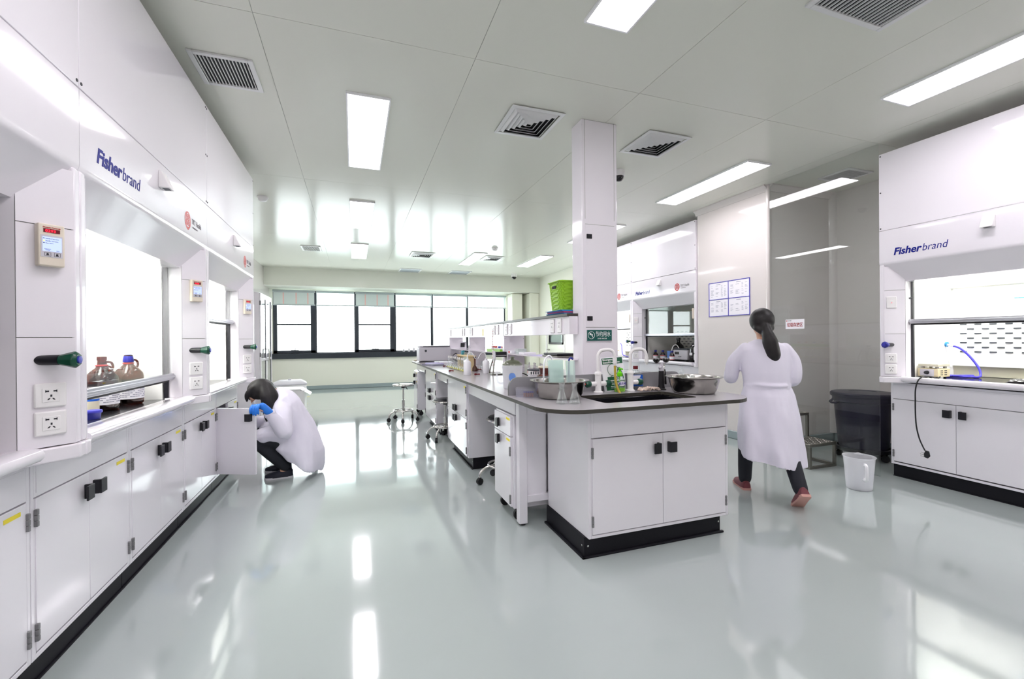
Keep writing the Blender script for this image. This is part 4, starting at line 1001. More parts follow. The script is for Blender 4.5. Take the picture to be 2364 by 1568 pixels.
o = MB().box(-.05, -.045, -.28, .28, 0, .035).box(.075, .08, -.28, .28, 0, .035).box(-.045, .075, -.28, -.275, 0, .035).box(-.045, .075, .275, .28, 0, .035).build('green_rack', 'lime_rack', None, (1.7, 5.36, SZ)); tag(o, 'lime green tube tray around capped bottles on the shelf', 'tray')
mtr = thing('bench_meter', 'small grey meter with dark display on the far rack shelf', 'meter', (1.70, 7.2, SZ), -.5)
MB().prism([(-.04, 0), (.04, 0), (.02, .12), (-.01, .12)], -.05, .05, 'x').build('housing', 'device_grey', mtr, bevel=.005)
MB().quad((-.035, -.0345, .03), (.035, -.0345, .03), (.035, -.0165, .1), (-.035, -.0165, .1)).build('display', 'grille_dark', mtr)
dp = thing('balance_column', 'dark upright post of an instrument on the far rack shelf', 'instrument', (1.72, 6.62, SZ))
MB().box(-.05, .05, -.06, .06, 0, .04).build('base', 'plastic_white', dp, bevel=.004); MB().box(-.02, .02, -.015, .015, .04, .19).build('post', 'dark_frame', dp, bevel=.003)
# on top of the rack
TB = 1.4685
for i, (c, dx) in enumerate((('tray_blue', 0), ('tray_pink', .004), ('tray_blue', -.004))):
    o = MB().prism([(-.07, 0), (.07, 0), (.085, .012), (-.085, .012)], -.16, .16, 'y').build('plastic_tray', c, None, (1.70+dx, 3.47, TB+.0125*i), (0, 0, .05-.04*i), bevel=.003)
    tag(o, ['lower blue tray of the stack under the green basket', 'pink tray in the stack under the green basket', 'upper blue tray directly under the green basket'][i], 'tray', 'plastic trays under the green basket')
bk = thing('woven_basket', 'lime green woven plastic basket on top of the rack', 'basket', (1.695, 3.47, TB+.0382))
def woven():
    mb = MB(); nz, na = 15, 64
    rings = []
    for k in range(nz*2+1):
        t = k/(nz*2); h = .245*t; sx, sy = .056+.022*t, .105+.02*t
        pts = []
        for i in range(na):
            a = 2*pi*i/na; ca, sa = cos(a), sin(a); p = .35
            x = sx*(abs(ca)**p)*(1 if ca > 0 else -1); y = sy*(abs(sa)**p)*(1 if sa > 0 else -1)
            w = .0025*(1 if ((i//2)+(k//2)) % 2 else -1)
            n = Vector((x/sx**2, y/sy**2, 0)).normalized()
            pts.append((x+n.x*w, y+n.y*w, h))
        rings.append(pts)
    top = rings[-1]
    inner = [[(x*.93, y*.95, z) for x, y, z in r] for r in (rings[-1], rings[0])]
    inner[1] = [(x, y, .006) for x, y, z in inner[1]]
    mb.loft(rings+inner, cap=True)
    return mb
woven().build('basket_body', 'basket_green', bk)
MB().tube([(.0785*sx_*1.02, sy_, .243) for sx_, sy_ in ((-1, -.11), (-1, .11))]+[(.06, .128, .243), (.08, .11, .243), (.08, -.11, .243), (.06, -.128, .243), (-.06, -.128, .243)], .006, closed=True).build('rim', 'basket_green', bk, smooth=True)
MB().box(-.0795, -.074, -.035, .035, .185, .21).build('grip_hole', 'grille_dark', bk, bevel=.002)
# ------------------------------------------------------------------ far end of the bench
pr_ = thing('white_instrument', 'white boxy instrument with dark slot at the far bench end', 'instrument', (1.30, 7.72, ZT), 0)
MB().box(-.27, .27, -.17, .17, .01, .25).build('housing', 'device_grey', pr_, bevel=.02, seg=4)
MB().box(-.26, .26, -.16, .16, .25, .275).build('lid', 'device_grey', pr_, bevel=.01)
MB().box(-.2, .25, -.1725, -.165, .262, .27).build('dark_slot', 'grille_dark', pr_)
MB().cyl((-.16, -.172, .19), (-.16, -.165, .19), .02, n=20).build('round_badge', 'dark_grey_plastic', pr_, smooth=True)
for sx in (-.22, .22): MB().cyl((sx, -.12, 0), (sx, -.12, .012), .015).cyl((sx, .12, 0), (sx, .12, .012), .015).build('foot', 'black_rubber', pr_)
cbl = MB().tube(smooth_path([(0, 0, .1), (.05, -.02, .14), (.08, -.05, .1), (.03, -.06, .06), (-.01, -.08, .05), (.04, -.1, .02), (.08, -.12, .008)], 6), .006).tube(smooth_path([(0, 0, .06), (.06, -.03, .05), (.02, -.06, .02), (.07, -.09, .008)], 6), .006).build('power_cables', 'black_rubber', None, (1.60, 7.55, ZT), smooth=True); tag(cbl, 'tangled black cables at the right of the white instrument', 'cables')
for i, (x, y, a, c, l) in enumerate(((1.18, 6.95, .2, 'purple_paper', 'lilac paper stack lying on the far bench before the white instrument'), (1.42, 7.24, -.1, 'paper', 'white paper stack lying behind the lilac papers'), (1.10, 6.6, .4, 'print_grey', 'grey folder at the bench edge, nearest of the papers'))):
    mb = MB()
    for k in range(4): mb.box(-.105+.004*k, .105-.003*k, -.15+.003*k, .148, .004*k, .004*k+.0035)
    o = mb.build('paper_stack', c, None, (x, y, ZT+.0003), (0, 0, a)); tag(o, l, 'papers')
o = MB().tube(smooth_path([(-.08, 0, .012), (0, .01, .016), (.1, 0, .012), (.16, -.02, .01)], 4), [.008]+[.012]*11+[.008]).build('black_scanner', 'black_plastic', None, (1.08, 7.3, ZT+.006), (0, 0, -.3), smooth=True); tag(o, 'black handheld tool lying at the far corner of the bench', 'tool')
o = MB().ball((0, 0, .018), .035, 10, sz=.5).build('crumpled_glove', 'cream', None, (1.01, 7.9, ZT), smooth=True); tag(o, 'crumpled cream glove on the far left corner of the bench', 'glove')
for i, x in enumerate((1.28, 1.42, 1.55)):
    o = MB().lathe([(0, 0), (.03, 0), (.03, .05+.02*i), (.015, .07+.02*i), (0, .08+.02*i)], n=16).build('sill_bottle', 'device_grey', None, (x, YB-.03, .9355), smooth=True); tag(o, 'small pale bottle on the window sill, %s of three' % ['left', 'middle', 'right'][i], 'bottle', 'small bottles on the window sill')
# ------------------------------------------------------------------ contents of the fume hoods
HZ = .8975
def amber(x, y, label, s=1., cap=None, ring='red_plastic', m='amber_clear', g='large amber reagent bottles', handle_=True):
    r = thing('amber_bottle', label, 'bottle', (x, y, HZ), 1.0, g)
    prof = [(0, 0), (.064, 0), (.071, .008), (.072, .02), (.072, .165), (.068, .185), (.05, .21), (.028, .23), (.02, .245), (.0185, .27), (.021, .272), (.021, .29), (.017, .292), (0, .292)]
    MB().lathe([(a*s, b*s) for a, b in prof], n=36).build('bottle', m, r, smooth=True)
    MB().lathe([(0, .006*s), (.066*s, .006*s), (.0675*s, .015*s), (.0675*s, .15*s), (0, .151*s)], n=30).build('contents', 'amber_dark', r, smooth=True)
    n = 16
    for (z0, z1, mm) in ((.035, .135, 'paper'),):
        mb = MB()
        for i in range(n):
            a0, a1 = -pi*.85+pi*.95*i/n-.6, -pi*.85+pi*.95*(i+1)/n-.6; R_ = .0732*s
            mb.quad((R_*cos(a0), R_*sin(a0), z0*s), (R_*cos(a1), R_*sin(a1), z0*s), (R_*cos(a1), R_*sin(a1), z1*s), (R_*cos(a0), R_*sin(a0), z1*s))
        lab = mb.build('label', mm, r, recalc=False)
        mb = MB()
        for k in range(7):
            for i in range(n):
                if (i*7+k*3) % 5 == 0: continue
                a0, a1 = -pi*.8+pi*.85*i/n-.6, -pi*.8+pi*.85*(i+.9)/n-.6; R_ = .0737*s; z = z0*s+(.012+.011*k)*s
                mb.quad((R_*cos(a0), R_*sin(a0), z), (R_*cos(a1), R_*sin(a1), z), (R_*cos(a1), R_*sin(a1), z+.004*s), (R_*cos(a0), R_*sin(a0), z+.004*s))
        mb.build('label_print', 'print_grey', lab, recalc=False)
    MB().lathe([(.0205*s, .238*s), (.027*s, .24*s), (.027*s, .246*s), (.0205*s, .248*s)], n=24).build('neck_ring', ring, r, smooth=True)
    if handle_: MB().tube(smooth_path([(.02*s, 0, .262*s), (.045*s, 0, .258*s), (.055*s, 0, .235*s), (.048*s, 0, .215*s)], 4), .006*s).build('finger_loop', m, r, smooth=True)
    if cap: MB().lathe([(0, .25*s), (.026*s, .25*s), (.026*s, .262*s), (.022*s, .285*s), (.014*s, .296*s), (0, .297*s)], n=16).build('cap', cap, r, smooth=True)
amber(-1.29, 3.02, 'amber bottle with open neck and red ring, left one of the front pair')
amber(-1.27, 3.27, 'amber bottle with blue cap, right one of the front pair', cap='cap_blue')
amber(-1.42, 3.34, 'orange-brown bottle standing behind the blue-capped one', .85, m='amber_clear')
amber(-1.36, 2.86, 'amber bottle half hidden behind the hood post', 1.02, cap='dark_grey_plastic')
ub = thing('squat_tub', 'small blue plastic tub at the front of the bottle hood', 'tub', (-1.19, 2.70, HZ))
MB().lathe([(0, 0), (.028, 0), (.031, .03), (0, .03)], n=30).build('tub', 'blue_knob', ub, smooth=True); MB().lathe([(0, .03), (.035, .03), (.036, .037), (.034, .042), (0, .042)], n=30).build('lid', 'cap_blue', ub, smooth=True)
lb_ = thing('labelled_bottle', 'small bottle with yellow and blue label left of the amber pair', 'bottle', (-1.25, 2.82, HZ))
MB().lathe([(0, 0), (.03, 0), (.032, .005), (.032, .105), (.018, .125), (.018, .14), (0, .141)], n=24).build('body', 'amber_dark', lb_, smooth=True)
MB().lathe([(.0325, .012), (.0325, .1)], n=24).build('label', 'cream', lb_, smooth=True); MB().lathe([(.033, .075), (.033, .086)], n=24).build('blue_stripe', 'blue_label', lb_, smooth=True)
# right hood: hot plate with cable and plug, blue hose, black bag
hp_ = thing('hot_plate', 'beige laboratory hot plate with dial and dangling black plug', 'hot plate', (4.785, 2.435, HZ), -pi/2)
MB().box(-.072, .072, -.085, .085, .014, .085).build('housing', 'hotplate_beige', hp_, bevel=.003)
MB().box(-.072, .072, -.082, .082, .102, .125).build('heating_plate', 'plate_grey', hp_, bevel=.003)
for sx in (-.05, .05):
    for sy in (-.055, .055): MB().cyl((sx, sy, .085), (sx, sy, .102), .012).build('spacer', 'steel', hp_, smooth=True); MB().cyl((sx, sy, 0), (sx, sy, .014), .01).build('foot', 'black_rubber', hp_, smooth=True)
cp = MB().box(-.055, .045, -.0875, -.085, .02, .08).build('control_panel', 'device_grey', hp_)
MB().cyl((-.005, -.0875, .05), (-.005, -.105, .05), .017, .014, 20).build('dial', 'black_plastic', cp, smooth=True)
mb = MB()
for i in range(3):
    for j in range(2): mb.box(.0715, .0725, -.05+.055*j, -.015+.055*j, .03+.017*i, .036+.017*i)
mb.build('vent_slots', 'ink', hp_)
hp_m = Matrix.Translation((4.785, 2.435, HZ)) @ Matrix.Rotation(-pi/2, 4, 'Z')
inv = hp_m.inverted()
pth = [(4.72, 2.358, .915), (4.66, 2.35, .905), (4.58, 2.352, .922), (4.50, 2.36, .925), (4.452, 2.372, .895), (4.44, 2.385, .82), (4.445, 2.39, .72), (4.45, 2.392, .60), (4.45, 2.385, .50), (4.448, 2.365, .41), (4.44, 2.335, .345), (4.435, 2.318, .318)]
MB().tube([inv @ p for p in smooth_path(pth, 6)], .0052).build('power_cable', 'black_rubber', hp_, smooth=True)
pg = MB(); c = Vector((4.432, 2.305, .285))
pg.prism([(-.018, .035), (.006, .035), (.022, .0), (.012, -.024), (-.012, -.02), (-.02, .005)], -.011, .011, 'y')
plug = pg.build('plug', 'black_plastic', hp_, inv @ c, (0, .25, .42+.0), bevel=.003)
MB().box(-.04, -.016, -.003, .003, .008, .012).box(-.042, -.012, -.003, .003, -.008, -.003).box(-.036, -.012, -.003, .003, -.021, -.017).build('plug_pins', 'chrome', plug)
bh = thing('blue_hose', 'blue rubber hose from a wall tap coiled in the right fume hood', 'hose', (4.98, 2.40, HZ))
o3 = Vector((4.98, 2.40, HZ))
pp = [(5.13, 2.465, 1.172), (5.14, 2.42, 1.15), (5.15, 2.36, 1.08), (5.14, 2.30, .99), (5.12, 2.275, .925), (5.08, 2.275, .905), (5.03, 2.30, .908), (4.98, 2.34, .908), (4.96, 2.42, .908), (5.02, 2.47, .908), (5.09, 2.43, .907), (5.11, 2.35, .912), (5.06, 2.30, .917), (4.99, 2.33, .916), (4.95, 2.39, .914)]
MB().tube([p-o3 for p in smooth_path(pp, 6)], .009).build('hose', 'hose_blue', bh, smooth=True)
MB().cyl(Vector((5.13, 2.519, 1.185))-o3, Vector((5.13, 2.465, 1.172))-o3, .011, .008).build('nozzle', 'plastic_white', bh, smooth=True)
MB().cyl(Vector((5.13, 2.52, 1.187))-o3, Vector((5.13, 2.505, 1.186))-o3, .022).build('tap_collar', 'tray_blue', bh, smooth=True)
tp = thing('wall_tap', 'small pale blue tap on the back wall of the right fume hood', 'tap', (5.228, 2.06, 1.565))
MB().cyl((0, 0, 0), (-.05, 0, -.01), .008).cyl((-.05, 0, -.01), (-.055, 0, -.045), .007).build('spout', 'plastic_white', tp, smooth=True); MB().box(-.05, -.03, -.03, .03, .008, .016).build('tap_lever', 'tray_blue', tp, bevel=.003)
bg = MB(); n = 14
bgr = [[bg.bm.verts.new((-.09+.18*i/n, -.12+.24*j/n, .002+(.022+.012*sin(i*1.7+j)*cos(j*1.3))*(1 if 0 < i < n and 0 < j < n else 0))) for j in range(n+1)] for i in range(n+1)]
for i in range(n):
    for j in range(n): bg.bm.faces.new((bgr[i][j], bgr[i+1][j], bgr[i+1][j+1], bgr[i][j+1]))
o = bg.build('folded_bag', 'bottle_black', None, (4.82, 1.84, HZ), smooth=True); sm = o.modifiers.new('solid', 'SOLIDIFY'); sm.thickness = .002
tag(o, 'crumpled shiny black bag in the right fume hood at the photo edge', 'bag')
# notice-board hood: reagent bottles, pump, dark large bottles
for i, (x, y, l) in enumerate(((4.78, 6.24, 'leftmost small brown bottle with blue cap in the notice-board hood'), (4.83, 6.12, 'middle small brown bottle with blue cap in the notice-board hood'), (4.73, 5.77, 'small brown bottle with blue cap before the grey pump'))):
    r = thing('reagent_bottle', l, 'bottle', (x, y, HZ), 0, 'small brown bottles with blue caps')
    MB().lathe([(0, 0), (.038, 0), (.041, .006), (.041, .085), (.036, .1), (.018, .122), (.016, .135), (0, .136)], n=26).build('body', 'amber_dark', r, smooth=True)
    MB().lathe([(0, .134), (.021, .134), (.021, .162), (0, .163)], n=20).build('cap', 'blue_knob', r, smooth=True)
    lb_ = MB().lathe([(.0416, .02), (.0416, .078)], n=26).build('label', 'paper', r, smooth=True)
    MB().lathe([(.042, .02), (.042, .027)], n=26).lathe([(.042, .07), (.042, .078)], n=26).build('label_bands', 'red_plastic', lb_, smooth=True)
pm = thing('vacuum_pump', 'grey box pump with white tubing in the notice-board hood', 'pump', (4.98, 5.78, HZ), -pi/2)
MB().box(-.17, .17, -.09, .09, .012, .17).build('housing', 'device_grey', pm, bevel=.012)
MB().box(-.16, .16, -.085, .085, .17, .195).build('top_cover', 'dark_grey_plastic', pm, bevel=.01)
MB().box(-.12, -.02, -.0915, -.09, .1, .14).build('switch_panel', 'bottle_black', pm); text('lettering', 'PUMP', .03, 'dark_grey_plastic', pm, (-.04, -.0915, .055), UP)
for sx in (-.13, .13): MB().cyl((sx, -.06, 0), (sx, -.06, .012), .015).cyl((sx, .06, 0), (sx, .06, .012), .015).build('foot', 'black_rubber', pm)
MB().tube(smooth_path([(-.1, -.02, .19), (-.14, -.04, .25), (-.175, -.08, .22), (-.185, -.1, .12), (-.175, -.105, .05)], 5), .008).build('tubing', 'plastic_white', pm, smooth=True)
o = MB().box(-.05, .05, -.03, .03, 0, .15).build('blue_carton', 'blue_box', None, (4.92, 6.035, HZ), (0, 0, .1), bevel=.002); tag(o, 'light blue carton beside the grey pump', 'box')
for (x, y, l) in ((5.1, 6.06, 'large black bottle at the back left of the grey pump'), (4.86, 5.40, 'large black bottle at the right side of the notice-board hood')):
    r = thing('dark_bottle', l, 'bottle', (x, y, HZ), 0, 'large black bottles in the notice-board hood')
    MB().lathe([(0, 0), (.082, 0), (.088, .01), (.088, .2), (.078, .235), (.04, .27), (.026, .29), (.026, .33), (.0, .331)], n=36).build('body', 'bottle_black', r, smooth=True)
    MB().lathe([(0, .325), (.032, .325), (.032, .365), (0, .366)], n=20).build('cap', 'bottle_black' if y > 6 else 'green_knob', r, smooth=True)
    if y < 6: MB().box(-.0895, -.089, -.03, .03, .1, .14).build('label', 'paper', r)
# bright far hood: lab stand seen right of the column
ls = thing('lab_stand', 'thin metal stand rod in the bright far hood', 'stand', (4.86, 7.55, HZ))
MB().box(-.07, .07, -.1, .1, 0, .012).build('base_plate', 'brushed_steel', ls, bevel=.003); MB().cyl((0, 0, .012), (0, 0, .55), .009).build('rod', 'brushed_steel', ls, smooth=True)
MB().box(-.03, .03, -.05, .05, .12, .14).build('clamp', 'cork', ls, bevel=.003)
o = MB().tube(smooth_path([(5.1, 7.78, 1.16), (5.09, 7.72, 1.12), (5.06, 7.66, 1.02), (5.03, 7.58, .93), (5.0, 7.4, .909), (4.92, 7.2, .908)], 5), .009).build('blue_hose', 'hose_blue', None, (0, 0, 0), smooth=True); tag(o, 'blue hose in the bright far hood beside the stand rod', 'hose')

# ------------------------------------------------------------------ notices and signs
nb = thing('notice_frame', 'blue-framed set of four printed sheets on the pale wall', 'notice board', (4.459, 4.375, 1.535), -pi/2)
w2, hh = .325, .445
mb = MB(); f = .008
for x in (-w2, -f/2, w2-f): mb.box(x, x+f, -.006, 0, 0, hh)
for z in (0, hh/2-f/2, hh-f): mb.box(-w2, w2, -.0062, 0, z, z+f)
mb.build('blue_frame', 'notice_blue', nb)
for i in range(2):
    for j in range(2):
        x0, z0 = -w2+f+i*(w2-f/2), f+j*(hh/2-f/2)
        sh = MB().box(x0, x0+w2-f*1.5, -.003, -.0005, z0, z0+hh/2-f*1.5).build('printed_sheet', 'paper', nb)
        mb = MB(); random.seed(3+i*2+j)
        mb.box(x0+.12, x0+.19, -.0036, -.003, z0+.185, z0+.191)
        for k in range(12+2*j):
            z = z0+.17-k*.0105
            for xa, ln in ((.03, .05), (.11, .06), (.2, .03), (.25, .04)):
                if random.random() < (.75 if i == 0 else .5): mb.box(x0+xa, x0+xa+ln*random.uniform(.5, 1), -.0036, -.003, z, z+.003)
        mb.build('printed_lines', 'print_grey', sh)
gs = thing('waste_sign', 'white paper sign with red Chinese lettering by the waste alcove', 'sign', (4.4505, 3.474, 1.351), -pi/2)
MB().box(-.107, .107, -.0015, .001, 0, .102).build('sheet', 'paper', gs)
text('lettering', '垃圾存放区', .049, 'sign_red', gs, (0, -.002, .026), UP, bold=.012, align='CENTER', stretch=.74)
emblem(gs, -.093, .088, -.002, .007); text('lettering', '同仁堂健康', .009, 'ink', gs, (-.083, -.002, .084), UP)
# ------------------------------------------------------------------ waste corner
bn = thing('waste_bin', 'large dark navy round bin with lid on castors in the alcove', 'waste bin', (5.0, 3.15, 0))
MB().lathe([(0, .1), (.2, .1), (.212, .12), (.245, .56), (.25, .585), (.262, .59), (.262, .655), (.24, .655), (.235, .58), (.2, .12), (0, .115)], n=56).build('barrel', 'bin_navy', bn, smooth=True)
MB().lathe([(.275, .64), (.28, .648), (.28, .672), (.268, .684), (.2, .69), (.12, .692), (.115, .688), (.1, .688), (0, .69), (0, .656), (.262, .656), (.268, .64)], n=56).build('lid', 'bin_navy', bn, smooth=True)
for a in (2.6, -.54): MB().tube([(.255*cos(a-.25), .255*sin(a-.25), .6), (.285*cos(a-.2), .285*sin(a-.2), .575), (.29*cos(a), .29*sin(a), .57), (.285*cos(a+.2), .285*sin(a+.2), .575), (.255*cos(a+.25), .255*sin(a+.25), .6)], .012).build('grip', 'bin_navy', bn, smooth=True)
dl = MB().lathe([(0, .078), (.22, .078), (.24, .085), (.24, .118), (.222, .122), (.22, .102), (0, .099)], n=48).build('dolly', 'black_plastic', bn, smooth=True)
for k in range(5):
    a = 2*pi*k/5+3.5; x, y = .205*cos(a), .205*sin(a); u = Vector((sin(a+.4), -cos(a+.4), 0))*.014
    MB().cyl(Vector((x, y, .034))-u, Vector((x, y, .034))+u, .034, n=18).box(x-.012, x+.012, y-.012, y+.012, .06, .085).build('castor', 'black_rubber', bn, smooth=True)
stp = thing('step_stool', 'grey steel two-tread step stool behind the walking person', 'step stool', (4.255, 3.29, 0))
mb = MB(); t = .025; x0, x1, y0, y1, ym = -.18, .18, -.255, .26, .02
MB().box(x0, x1, y0, y0+t, 0, t).box(x0, x0+t, y0+t, y1, 0, t).box(x1-t, x1, y0+t, y1, 0, t).box(x0+t, x1-t, y1-t, y1, 0, t).build('base_frame', 'brushed_steel', stp, bevel=.002)
for x in (x0, x1-t):
    MB().box(x, x+t, y0, y0+t, t, .21).build('leg', 'brushed_steel', stp, bevel=.002)
    MB().box(x, x+t, ym, ym+t, t, .455).build('leg', 'brushed_steel', stp, bevel=.002)
    MB().box(x, x+t, y1-t, y1, t, .455).build('leg', 'brushed_steel', stp, bevel=.002)
for (ya, yb, z) in ((y0, ym, .21), (ym, y1, .455)):
    tr_ = MB().box(x0, x1, ya, yb, z, z+.028).build('tread', 'brushed_steel', stp, bevel=.003)
    mb = MB()
    for i in range(9):
        for j in range(6): mb.ball((x0+.025+(x1-x0-.05)*i/8, ya+.03+(yb-ya-.06)*j/5, z+.028), .007, 6, sx=1.6 if (i+j) % 2 else .7, sy=.7 if (i+j) % 2 else 1.6, sz=.35)
    mb.build('grip_studs', 'chrome', tr_, smooth=True)
fj = thing('plastic_jug', 'translucent white measuring jug standing on the floor', 'jug', (3.95, 2.52, 0), radians(-55))
MB().lathe([(0, 0), (.082, 0), (.088, .006), (.108, .262), (.115, .268), (.115, .273), (.107, .272), (.1045, .262), (.0845, .009), (0, .007)], n=48).build('body', 'jug_plastic', fj, smooth=True)
MB().tube(smooth_path([(.098*.3, -.098, .225), (.04, -.15, .228), (.043, -.162, .17), (.04, -.15, .11), (.027, -.09, .105)], 5), .011).build('jug_handle', 'milk_plastic', fj, smooth=True)
MB().prism([(-.03, .10), (.03, .10), (0, .15)], .262, .272, 'z').build('pouring_lip', 'jug_plastic', fj)

# ------------------------------------------------------------------ far left: glazed cabinet, chests
gc = thing('glass_cabinet', 'tall white cabinet with glazed doors beyond the left fume hoods', 'cabinet', (-1.45, 8.2, 0), pi/2)
w, dp, hgt = 1.02, .5, 2.06
MB().box(0, .02, 0, dp, 0, hgt).box(w-.02, w, 0, dp, 0, hgt).box(.02, w-.02, 0, dp, 0, .06).box(.02, w-.02, 0, dp, hgt-.03, hgt).box(.02, w-.02, dp-.015, dp, .06, hgt-.03).build('carcass', 'white_enamel', gc, bevel=.003)
for z in (.55, .95, 1.4, 1.75): MB().box(.02, w-.02, .03, dp-.02, z, z+.015).build('shelf', 'white_enamel', gc)
for s in (0, 1):
    a, b = (.003, w/2-.002) if s == 0 else (w/2+.002, w-.003)
    f = .06; mb = MB()
    mb.box(a, a+f, -.022, -.002, .03, hgt-.01).box(b-f, b, -.022, -.002, .03, hgt-.01).box(a+f, b-f, -.022, -.002, .03, .1).box(a+f, b-f, -.022, -.002, hgt-.09, hgt-.01).box(a+f, b-f, -.022, -.002, .93, .97)
    dr = mb.build('glazed_door', 'white_enamel', gc, bevel=.002)
    MB().box(a+f, b-f, -.014, -.010, .1, .93).box(a+f, b-f, -.014, -.010, .97, hgt-.09).build('door_glass', 'sash_pane', dr)
    MB().box(a+f, a+f+.012, -.018, -.008, .1, hgt-.09).box(b-f-.012, b-f, -.018, -.008, .1, hgt-.09).build('seal', 'dark_frame', dr)
    hx_ = b-.03 if s == 0 else a+.03
    MB().tube([(hx_, -.022, 1.12), (hx_, -.06, 1.12), (hx_, -.06, .92), (hx_, -.022, .92)], .009).build('door_handle', 'chrome', dr, smooth=True)
    for z in (.25, 1.0, 1.85): MB().box((a-.002 if s == 0 else b-.008), (a+.01 if s == 0 else b+.002), -.027, -.002, z, z+.07).build('hinge', 'hinge_grey', dr)
ch = thing('white_chest', 'white chest with grey lid on the floor under the windows', 'chest', (-1.3, 10.55, 0), .12)
MB().box(-.32, .32, -.25, .25, .02, .33).build('chest_body', 'plastic_white', ch, bevel=.02, seg=3)
MB().loft([[(-.33, -.26, .33), (.33, -.26, .33), (.33, .26, .33), (-.33, .26, .33)], [(-.33, -.26, .36), (.33, -.26, .36), (.33, .26, .36), (-.33, .26, .36)], [(-.2, -.16, .42), (.22, -.16, .42), (.22, .16, .42), (-.2, .16, .42)]]).build('lid', 'device_grey', ch, bevel=.008)
MB().box(-.03, .03, -.02, .02, .42, .445).build('lid_knob', 'device_grey', ch, bevel=.004)
for sx in (-.25, .25): MB().cyl((sx, -.2, 0), (sx, -.2, .02), .02).cyl((sx, .2, 0), (sx, .2, .02), .02).build('foot', 'black_rubber', ch)
c2 = thing('foam_box', 'open white foam box with tilted flap behind the crouching person', 'box', (-1.1, 8.85, 0), .0)
MB().box(-.27, .27, -.2, .2, 0, .02).box(-.27, -.245, -.2, .2, .02, .38).box(.245, .27, -.2, .2, .02, .38).box(-.245, .245, -.2, -.175, .02, .38).box(-.245, .245, .175, .2, .02, .38).build('box_body', 'plastic_white', c2, bevel=.004)
MB().box(-.28, .2, -.21, .21, .382, .41).build('lid', 'plastic_white', c2, bevel=.006)
MB().quad((.205, -.21, .405), (.36, -.2, .3), (.36, .2, .3), (.205, .21, .405)).build('flap', 'plastic_white', c2)
for i, (x, y, a) in enumerate(((-.99, 10.95, .2), (-.93, 9.75, .5), (-.96, 9.5, .1))):
    o = MB().box(-.05, .05, -.02, .02, 0, .0008).build('floor_tape', 'yellow_tape', None, (x, y, .0004), (0, 0, a)); tag(o, ['yellow tape mark on the floor nearest the windows', 'yellow tape mark on the floor between the other two', 'yellow tape mark on the floor nearest the crouching person'][i], 'floor tape', 'yellow floor tape marks')
# ------------------------------------------------------------------ people
def soft(mb, name, m, parent, voxel=.01, smooth_it=8, fac=.5, loc=(0, 0, 0)):
    o = mb.build(name, m, parent, loc, smooth=True)
    r = o.modifiers.new('remesh', 'REMESH'); r.mode = 'VOXEL'; r.voxel_size = voxel
    s = o.modifiers.new('smooth', 'SMOOTH'); s.iterations = smooth_it; s.factor = fac
    bake(o)
    for p in o.data.polygons: p.use_smooth = True
    return o
def folds(o, amp, zmax=9, up=.35, sc=9., vs=2.):
    me = o.data
    ns = [v.normal.copy() for v in me.vertices]
    for v, n in zip(me.vertices, ns):
        k = amp*(1 if v.co.z < zmax else up)
        v.co += n*k*(mnoise.noise(Vector((v.co.x*sc, v.co.y*sc, v.co.z*vs)))+.5*mnoise.noise(Vector((v.co.x*sc*2.3, v.co.y*sc*2.3, v.co.z*vs*2+4))))
    return o
def limb(mb, pts, rs, n=14):
    P_ = smooth_path(pts, 5); k = len(P_)
    R_ = []
    for i in range(k):
        t = i/(k-1)*(len(rs)-1); j = min(int(t), len(rs)-2); R_.append(rs[j]+(rs[j+1]-rs[j])*(t-j))
    mb.tube(P_, R_, n)
    for q, r in ((P_[0], rs[0]), (P_[-1], rs[-1])): mb.ball(q, r*.98, 6)
def hand(mb, wrist, d, up, side, curl=.6, s=1.):
    """palm and five bent fingers. d: direction of the fingers, up: back of the hand, side: direction towards the thumb"""
    w, d, up, side = Vector(wrist), Vector(d).normalized(), Vector(up).normalized(), Vector(side).normalized()
    for q in range(4):
        off = side*(.027-.018*q)*s
        mb.tube([w+off*.5, w+off+d*.045*s, w+off+d*.075*s], [.012*s, .0125*s, .011*s], 8)
    for q, ln in enumerate((.068, .076, .071, .056)):
        b = w+side*(.028-.0185*q)*s+d*.078*s; p = [b]; dd = d.copy(); c = curl*(1+.12*q)
        for k, fr_ in enumerate((.44, .31, .25)):
            ax = d.cross(up).normalized(); dd = (Matrix.Rotation(-c*(.8 if k else .7), 3, ax) @ dd); p.append(p[-1]+dd*ln*fr_*s)
        mb.tube(p, [.0098*s, .0092*s, .0085*s, .0075*s], 8); mb.ball(p[-1], .0075*s, 4)
    t0 = w+side*.024*s+d*.018*s
    t1 = t0+(side*.75+d*.6-up*.25).normalized()*.036*s; t2 = t1+(d*.9+side*.25-up*.45).normalized()*.03*s; t3 = t2+(d-up*.5).normalized()*.022*s
    mb.tube([t0, t1, t2, t3], [.0135*s, .012*s, .0105*s, .0085*s], 8); mb.ball(t3, .0085*s, 4)
